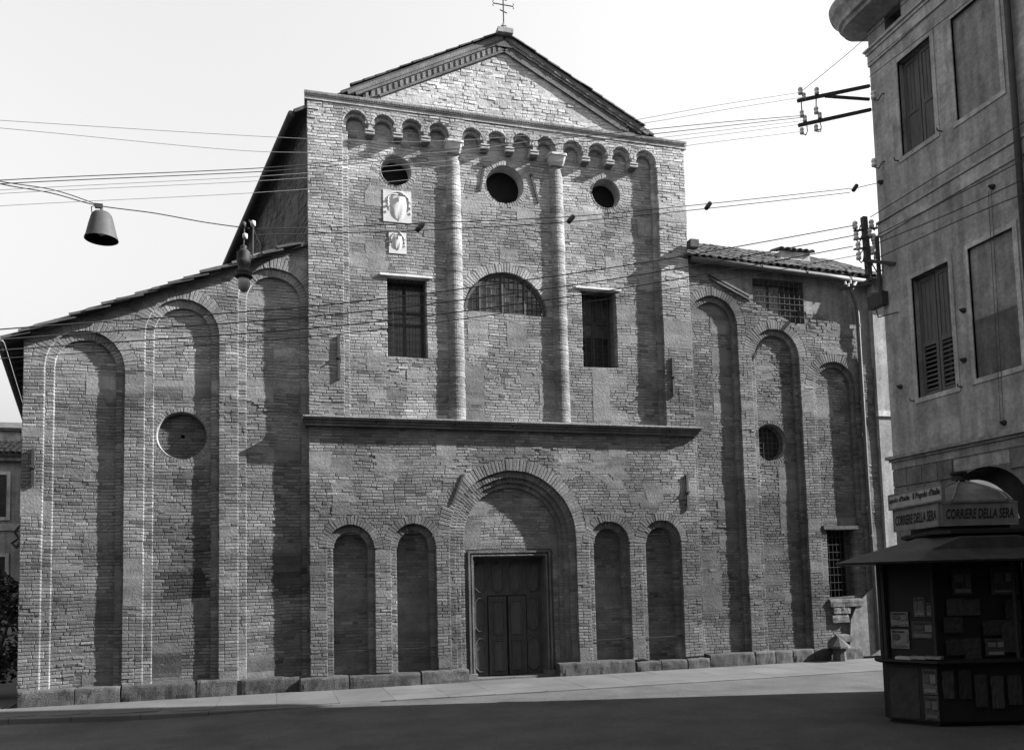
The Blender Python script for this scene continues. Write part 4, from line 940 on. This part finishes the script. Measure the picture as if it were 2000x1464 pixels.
def board(name, o, d, w_, z0, z1, nrm, tone, mat='enamel', th=.03, parent=None, frame=True):
    o, d, nrm = V(o), V(d), V(nrm); c = o+d*(w_/2)+V((0, 0, (z0+z1)/2))
    s_ = MB().obox(c, d*(w_/2), -nrm*(th/2), V((0, 0, (z1-z0)/2)), tone).build(name, mat, parent or kio)
    if frame:
        f = MB()
        for zz_ in (z0, z1): f.obox(o+d*(w_/2)+V((0, 0, zz_)), d*(w_/2+.015), nrm*(th*.8), V((0, 0, .012)), .9)
        for ww in (0, w_): f.obox(o+d*ww+V((0, 0, (z0+z1)/2)), d*.012, nrm*(th*.8), V((0, 0, (z1-z0)/2)), .9)
        f.build('rim', 'sheet', s_)
    return s_
def letters(txt, o, d, nrm, x0, x1, zc_, h, shear, parent, off=.03, name='lettering'):
    cv = bpy.data.curves.new('t', 'FONT'); cv.body = txt; cv.shear = shear; cv.offset = off; cv.extrude = 0; cv.resolution_u = 3; cv.align_x = 'LEFT'
    ob = bpy.data.objects.new('t', cv); C0.objects.link(ob); dg = bpy.context.evaluated_depsgraph_get(); me = bpy.data.meshes.new_from_object(ob.evaluated_get(dg))
    bpy.data.objects.remove(ob); vs_ = [v.co.copy() for v in me.vertices]; ax, bx = min(v.x for v in vs_), max(v.x for v in vs_); ay, by = min(v.y for v in vs_), max(v.y for v in vs_)
    b = MB(); o, d, nrm = V(o), V(d), V(nrm)
    b.add([o+d*(x0+(v.x-ax)/(bx-ax)*(x1-x0))+nrm*.021+V((0, 0, zc_-h/2+(v.y-ay)/(by-ay)*h)) for v in vs_], [tuple(p.vertices) for p in me.polygons], 1.)
    o2 = b.build(name, 'ink', parent); o2.data.materials[0].use_backface_culling = False; return o2
fo_ = K-kc*.40-ka*.80                                    # front-left corner of the sign box
s1 = board('sign', fo_, kc, 1.09, 2.87, 3.19, -ka, .36); letters('CORRIERE DELLA SERA', fo_, kc, -ka, .06, 1.04, 3.03, .15, .22, s1)
so_ = K-kc*.425+ka*.60
s2 = board('sign', so_, -ka, 1.39, 2.87, 3.20, -kc, .46); letters('CORRIERE DELLA SERA', so_, -ka, -kc, .06, 1.34, 3.03, .16, .22, s2)
so3 = K-kc*.47+ka*.64
s3 = board('sign', so3, -ka, 1.66, 3.225, 3.45, -kc, .8); letters("opolo d'Italia", so3, -ka, -kc, .0, .70, 3.35, .11, .15, s3); letters("Il Popolo d'Italia", so3, -ka, -kc, .80, 1.61, 3.35, .13, .15, s3)
# posters in frames on the kiosk, newspapers hung on it
kn = (-kc*.707-ka*.707)                                  # outward normal of the near-left chamfer
KD = 1.03*.7071+(.73-.46)*.7071+.02
def paper(q, nrm, dist, label, tone, grp='newspapers hung on the kiosk', nm='newspaper', mat='paper'):
    x0, y0, x1, y1 = q; nrm = V(nrm); pp = K+nrm*dist; d = V((-nrm.y, nrm.x, 0))
    p = [hit(a, b, pp, nrm) for a, b in ((x0, y1), (x1, y1), (x1, y0), (x0, y0))]
    w_ = (p[1]-p[0]).dot(d); h_ = p[3].z-p[0].z; o_ = p[0]; nn = 6; b = MB(); vs_ = []
    for i in range(nn+1):
        for k in range(nn+1): vs_.append(o_+d*(w_*k/nn)+V((0, 0, h_*i/nn))+nrm*(.008+.012*nz(i*.7, k*.8, x0)))
    b.add(vs_, [(i*(nn+1)+k, i*(nn+1)+k+1, (i+1)*(nn+1)+k+1, (i+1)*(nn+1)+k) for i in range(nn) for k in range(nn)], tone); o2 = b.build(nm, mat)
    tag(o2, label, nm, grp)
    if tone < .12: return o2
    b = MB()                                             # blocks of print, too small to read
    def blk(xa, xb, za, zb, t): b.add([o_+d*(w_*u_)+V((0, 0, h_*zz_))+nrm*.024 for u_, zz_ in ((xa, za), (xb, za), (xb, zb), (xa, zb))], [(0, 1, 2, 3)], t)
    blk(.08, rnd(.7, .92), .84, .93, 2.)
    xm, zm_ = rnd(.4, .65), rnd(.4, .6); blk(.1, xm-.04, zm_, .78, rnd(3, 8)); blk(xm+.03, .92, zm_+rnd(-.2, .1), .78, rnd(5, 12)); blk(.1, .9, .08, zm_-.25 if zm_ > .35 else .1, rnd(5, 12))
    b.build('print', 'ink', o2); return o2
paper((1741, 1194, 1775, 1222), kn, KD+.0, 'magazine with dark arched picture on the kiosk\'s left face', .5)
paper((1742, 1228, 1777, 1265), kn, KD+.0, 'pale magazine below the arched picture, just above the kiosk counter', .55)
paper((1786, 1166, 1808, 1203), kn, KD-.01, 'tall newspaper pinned highest on the kiosk\'s left face', .32)
paper((1810, 1176, 1825, 1203), kn, KD-.01, 'narrow newspaper pinned at the near corner of the kiosk', .3)
paper((1782, 1212, 1826, 1246), kn, KD-.01, 'folded newspaper under the tall one on the kiosk\'s left face', .16)
paper((1804, 1305, 1832, 1354), kn, KD+.06, 'newspaper hung below the kiosk counter near its front corner', .26)
paper((1808, 1357, 1836, 1404), kn, KD+.06, 'lowest newspaper hung on the kiosk base near the corner', .17)
paper((1742, 1302, 1798, 1398), kn, KD+.05, 'large dark picture sheet covering the kiosk base', .10)
paper((1860, 1110, 1899, 1161), -ka, .76, 'framed notice under the kiosk eaves on its front', .13, 'notices under the kiosk eaves', 'notice')
paper((1936, 1106, 1990, 1161), -ka, .76, 'framed notice under the kiosk eaves at the picture\'s right edge', .13, 'notices under the kiosk eaves', 'notice')
for r_ in range(3):
    for q in range(4):
        if (r_, q) in ((1, 1), (0, 2)): continue
        x0 = 1846+q*38+rnd(-4, 4); y0 = 1170+r_*38+rnd(-4, 4)
        paper((x0, y0, x0+rnd(30, 40), y0+rnd(28, 42)), -ka, .77+.004*q, 'dark magazine, '+('first', 'second', 'third', 'fourth')[q]+' from the left in the '+('top', 'middle', 'bottom')[r_]+' row above the kiosk counter', rnd(.05, .14), 'magazines on the kiosk front', 'magazine')
for q in range(5):
    x0 = 1842+q*32; y0 = 1310+rnd(-6, 10)
    paper((x0, y0, x0+rnd(22, 29), y0+rnd(50, 80)), -ka, .83+.003*q, 'dark paper, '+('first', 'second', 'third', 'fourth', 'fifth')[q]+' from the left in the row below the kiosk counter', rnd(.04, .12), 'papers under the kiosk counter', 'magazine')
b = MB()
for k, t in ((0, 1.), (1, .7), (2, .5)): p = K+kn*(KD+.09)+V((-kn.y, kn.x, 0))*(-.28+k*.2); b.obox(p+V((0, 0, .96+.01*k)), V((-kn.y, kn.x, 0))*.11, kn*.08, V((0, 0, .018)), t)
tag(b.build('newspaper_pile', 'paper'), 'flat pile of folded papers lying on the kiosk counter', 'newspapers')
# ------------------------------------------------------------------ overhead wires and fittings
def smooth_pts(pts, n=10):
    out = []
    for i in range(len(pts)-1):
        p0, p1, p2, p3 = pts[max(i-1, 0)], pts[i], pts[i+1], pts[min(i+2, len(pts)-1)]
        for k in range(n):
            t = k/n; out.append(.5*((2*p1)+(p2-p0)*t+(2*p0-5*p1+4*p2-p3)*t*t+(3*p1-p0-3*p2+p3)*t**3))
    return out+[pts[-1]]
def wire(px, yl, yr, label, r=.006, mat='wire', name='overhead_wire', grp='overhead wires', plane='Y'):
    xa, xb = px[0][0], px[-1][0]; pts = [atY(x_, y_, yl+(yr-yl)*(x_-xa)/(xb-xa)) if plane == 'Y' else atX(x_, y_, yl+(yr-yl)*(x_-xa)/(xb-xa)) for x_, y_ in px]
    if xa < -50: pts[0] = pts[1]+(pts[0]-pts[1]).normalized()*(pts[2]-pts[1]).length
    sp_ = smooth_pts(pts)
    if xa < -50: sp_ = [pts[0]+(pts[0]-pts[1]).normalized()*9]+sp_
    if xb > 2000: sp_ = sp_+[sp_[-1]+(sp_[-1]-sp_[-3]).normalized()*9]
    return tag(MB().tube(sp_, r*(1.5 if mat == 'wire' else .95), 5).build(name, mat, None, True), label, 'wire', grp)
for i, (lb, pts) in enumerate((('topmost', [(-60, 648), (0, 643), (620, 597), (1000, 550.5), (1320, 502.5), (1670, 440)]), ('second', [(-60, 668), (0, 663), (620, 617), (1000, 573), (1320, 525), (1667, 460)]),
        ('third', [(-60, 689), (0, 684), (620, 640), (1000, 595), (1320, 545.6), (1666, 481)]), ('lowest', [(-60, 704), (0, 700), (620, 656), (1000, 609.5), (1320, 562.8), (1672, 499)]))):
    wire(pts, 12.2, 13.15, lb+' of the four dark wires crossing the church at window height', .0062 if i < 3 else .0045)
for i, (lb, pts) in enumerate((('highest wire at the left edge, sagging past the gable arcade', [(-60, 231), (0, 235), (600, 271), (875, 275), (1132, 252), (1400, 206), (1562, 181)]), ('second highest wire at the left edge, sagging past the arcade', [(-60, 245), (0, 250), (420, 290), (600, 298), (880, 296), (1243, 243), (1400, 217), (1568, 190)]),
        ('upper of the paired wires meeting the nave below its eaves', [(-60, 356), (0, 352), (527, 327), (781, 301), (1100, 270), (1400, 240), (1566, 226)]), ('lower of the paired wires meeting the nave below its eaves', [(-60, 363), (0, 359), (527, 334), (781, 311), (1100, 281), (1400, 248), (1572, 229)]),
        ('upper of the faint middle wires left of the nave', [(-60, 375), (0, 371), (527, 343), (850, 316), (1100, 291), (1400, 256), (1568, 236)]), ('lower of the faint middle wires left of the nave', [(-60, 382), (0, 378), (527, 352), (850, 326), (1100, 300), (1400, 264), (1574, 242)]),
        ('single thin wire running below the others to the bracket\'s lowest insulator', [(-60, 406), (0, 402), (535, 374), (855, 345), (1200, 303), (1400, 277), (1568, 257)]))):
    wire(pts, 11.6, 13.2, lb, .0042, 'wire' if i in (2, 3) else 'wirepale')
wire([(495, 447), (660, 443), (820, 436), (1115, 423), (1383, 398), (1662, 368)], 12.1, 12.9, 'upper wire of the insulated pair from lantern to corner house', .0045)
wire([(495, 459), (660, 455), (820, 450), (1115, 433), (1383, 407), (1660, 376)], 12.1, 12.9, 'lower wire of the insulated pair from lantern to corner house', .0045)
wire([(1662, 370), (1690, 363), (1722, 356)], 12.9, 13.05, 'short stay from strain insulator to corner house wall', .005)
wire([(-60, 343), (0, 359), (100, 377), (190, 401), (300, 416), (400, 434), (487, 446)], 12.0, 12.1, 'span wire carrying the bell lamp shade and the lantern', .005)
wire([(-60, 340), (0, 354), (100, 370), (170, 392), (192, 402)], 11.95, 12.0, 'feed wire running beside the span wire to the bell shade', .0045)
for i, (lb, pts) in enumerate((('highest', [(1700, 424), (1850, 331), (2030, 220)]), ('second', [(1712, 438), (1850, 357), (2030, 248)]), ('third', [(1714, 458), (1860, 385), (2030, 296)]), ('fourth', [(1716, 474), (1870, 410), (2030, 335)]), ('lowest', [(1718, 502), (1870, 432), (2030, 366)]))):
    wire(pts, 11.25, 11.15, lb+' of the wires running from the pole along the corner house', .006, plane='X', grp='wires along the corner house')
for i, (lb, pts) in enumerate((('upper', [(1694, 126), (1760, 72), (1860, -10)]), ('middle', [(1697, 151), (1800, 72), (1910, -12)]), ('lower', [(1560, 183), (1640, 118), (1700, 66), (1780, -5)]))):
    wire(pts, 11.2 if i < 2 else 10.1, 11.1 if i < 2 else 10.6, lb+' wire rising from the bracket past the house eaves', .0045, plane='X', grp='wires past the eaves')
for k, q in enumerate(((1383, 402), (1115, 428), (820, 444), (1670, 367))):
    p = atY(q[0], q[1], (12.72, 12.5, 12.3, 12.9)[k]); d = V((.5, .1, .62)).normalized()*.085
    tag(MB().tube([p-d, p-d*.9, p-d*.3, p+d*.3, p+d*.9, p+d], [.02, .04, .042, .042, .04, .02], 9).build('strain_insulator', 'iron', None, True), ('dark strain insulator against the sky right of the nave', 'dark strain insulator in front of the right half column', 'dark strain insulator beside the smaller coat of arms', 'dark strain insulator next to the corner house edge')[k], 'insulator', 'strain insulators')
# bracket with insulators on the house corner
br = thing('wire_bracket', (11.3, 13.1, 11.5), 'two-armed iron bracket with pale insulators on the corner house', 'bracket')
YB = 13.15; A0, A1, B0, B1 = atY(1697, 168, YB), atY(1558, 197, YB), atY(1699, 214, YB), atY(1560, 245, YB); A0.x = B0.x = HX+.02
b = MB().bar(A0, A1, .05, .06); b.bar(B0, B1, .05, .06); b.bar(atY(1612, 188, YB), V((HX, YB, atY(1697, 194, YB).z)), .04, .05); b.build('arm', 'iron', br)
for px, py, s_ in ((1563, 178, 1.), (1570, 188, .9), (1595, 178, 1.), (1566, 222, .9), (1572, 232, .9), (1594, 216, 1.), (1601, 226, .9), (1566, 256, .9), (1594, 250, .9)): insul(atY(px, py, YB-.02), s_*.95).build('insulator', 'porcelain', br, True)
b = MB()
for (x0, y0), (x1, y1) in (((1565, 198), (1566, 216)), ((1594, 190), (1594, 212)), ((1567, 262), (1574, 263)), ((1594, 257), (1603, 252))): b.tube([atY(x0, y0, YB), atY(x1, y1, YB)], .012, 6)
b.tube([atY(1569, 262, YB), atY(1574, 264, YB), atY(1577, 256, YB), atY(1576, 246, YB)], .010, 6); b.tube([atY(1597, 258, YB), atY(1603, 257, YB), atY(1604, 248, YB), atY(1602, 240, YB)], .010, 6)
b.build('pins', 'iron', br)
# short insulator pole beside the house
pp_ = thing('insulator_pole', (11.3, 13.2, 8.1), 'short pole crowded with insulators held off the corner house by an iron strut', 'pole')
Y_ = 13.25; b = MB().bar(atY(1687, 424, Y_), atY(1697, 536, Y_), .10, .09, (0, 1, 0)); b.build('post', 'wood', pp_)
b = MB().bar(atY(1686, 508, Y_), V((HX, 12.72, atX(1752, 514, HX).z)), .05, .06); b.tube([atY(1718, 530, Y_), V((HX, 12.85, atX(1740, 518, HX).z))], .014, 6); b.build('strut', 'iron', pp_)
for k, z_ in enumerate((450, 467, 486)): b = MB().bar(atY(1668, z_+1, Y_-.02), atY(1714, z_-5, Y_+.05), .035, .035); b.build('cross_arm', 'iron', pp_)
for q in ((1670, 440), (1672, 461), (1676, 481), (1677, 500), (1702, 437), (1706, 464), (1708, 478), (1711, 498), (1698, 455), (1704, 490)): insul(atY(q[0], q[1], Y_-.04), 1.05).build('insulator', 'porcelain', pp_, True)
b = MB()
for q in ((1670, 440), (1672, 461), (1676, 481), (1677, 500), (1702, 437), (1706, 464)):
    p = atY(q[0], q[1], Y_-.04); b.tube([p+V((0, 0, -.08)), p+V((.06, 0, -.13)), p+V((.12, .02, -.06)), p+V((.15, .03, .03))], .011, 6)
b.tube([atY(1690, 520, Y_), atY(1700, 545, Y_), atY(1692, 552, Y_)], .014, 6); b.tube([atY(1700, 510, Y_), atY(1712, 530, Y_), atY(1722, 546, Y_)], .012, 6); b.tube([atY(1709, 505, Y_), atY(1700, 525, Y_), atY(1708, 560, Y_)], .010, 6)
b.build('jumper_wires', 'wire', pp_)
# small insulator rack under the church eaves
ir = thing('insulator_rack', (15, 18, 9.9), 'row of four small pale insulators on a rail under the church gutter', 'insulators')
for q in ((1651, 553), (1657, 557), (1661, 551), (1668, 556)): insul(atY(q[0], q[1], 18.1), .6).build('insulator', 'porcelain', ir, True)
b = MB().bar(atY(1640, 566, 18.1), atY(1722, 548, 17.6), .06, .05); b.build('rail', 'iron', ir)
# hanging bell-shaped lamp shade and lantern
p = atY(198, 468, 12.0); bl = thing('bell_lamp', p, 'bell-shaped metal street-lamp shade hanging from the span wire', 'street lamp')
b = MB(); prof = [(.215, .0), (.21, .02), (.195, .06), (.165, .2), (.135, .32), (.125, .345), (.10, .375), (.05, .395), (.02, .40), (.018, .44)]; b.lathe(prof, p, 24, 1.3); b.f = [f for f in b.f if len(f) == 4]; b.t = b.t[:len(b.f)]
inner = [(.205, .005), (.16, .2), (.13, .32), (.02, .36)]; b2 = MB().lathe(inner, p, 24, .25); b2.f = [f for f in b2.f if len(f) == 4]; b2.t = b2.t[:len(b2.f)]; b.add(b2.v, b2.f, .3)
b.build('shade', 'iron', bl, True); MB().lathe([(.0, .05), (.05, .08), (.06, .14), (.03, .22), (.02, .3)], p, 12, 1.).build('bulb', 'porcelain', bl, True)
top = atY(190, 402, 12.0); b = MB().tube([p+V((0, 0, .42)), V((p.x, p.y, top.z+.02))], .01, 6); b.tube([p+V((-.12, 0, .35)), p+V((-.13, 0, .45)), V((top.x-.02, top.y, top.z))], .007, 6); b.obox(V((top.x+.02, top.y, top.z)), (.05, 0, 0), (0, .02, 0), (0, 0, .03)); b.build('hanger', 'iron', bl)
p = atY(476, 571, 12.1); la = thing('lantern', p, 'dark turned street lantern with frosted globe hanging before the left aisle', 'street lamp')
b = MB().lathe([(.06, .20), (.115, .215), (.13, .235), (.115, .25), (.10, .255), (.125, .285), (.12, .30), (.085, .32), (.075, .36), (.09, .42), (.10, .47), (.085, .48), (.10, .50), (.085, .52), (.10, .54), (.085, .56), (.10, .58), (.06, .62), (.04, .64), (.045, .68), (.015, .70)], p, 20, .45); b.build('body', 'iron', la, True)
MB().lathe([(.0, 0), (.035, .01), (.07, .05), (.088, .11), (.09, .17), (.075, .21)], p, 20, .45).build('globe', 'porcelain', la, True)
b = MB().tube([p+V((0, 0, .68)), p+V((.01, 0, .98))], .009, 6); b.tube([p+V((.12, 0, .55)), p+V((.13, 0, .98))], .012, 6); b.build('hanger', 'iron', la)
for dx, dz in ((.02, .83), (.13, 1.03), (.0, 1.0)): MB().lathe([(.01, -.045), (.035, -.03), (.035, .03), (.01, .045)], p+V((dx, 0, dz)), 10, .8).build('insulator', 'porcelain' if dz != 1. else 'iron', la, True)
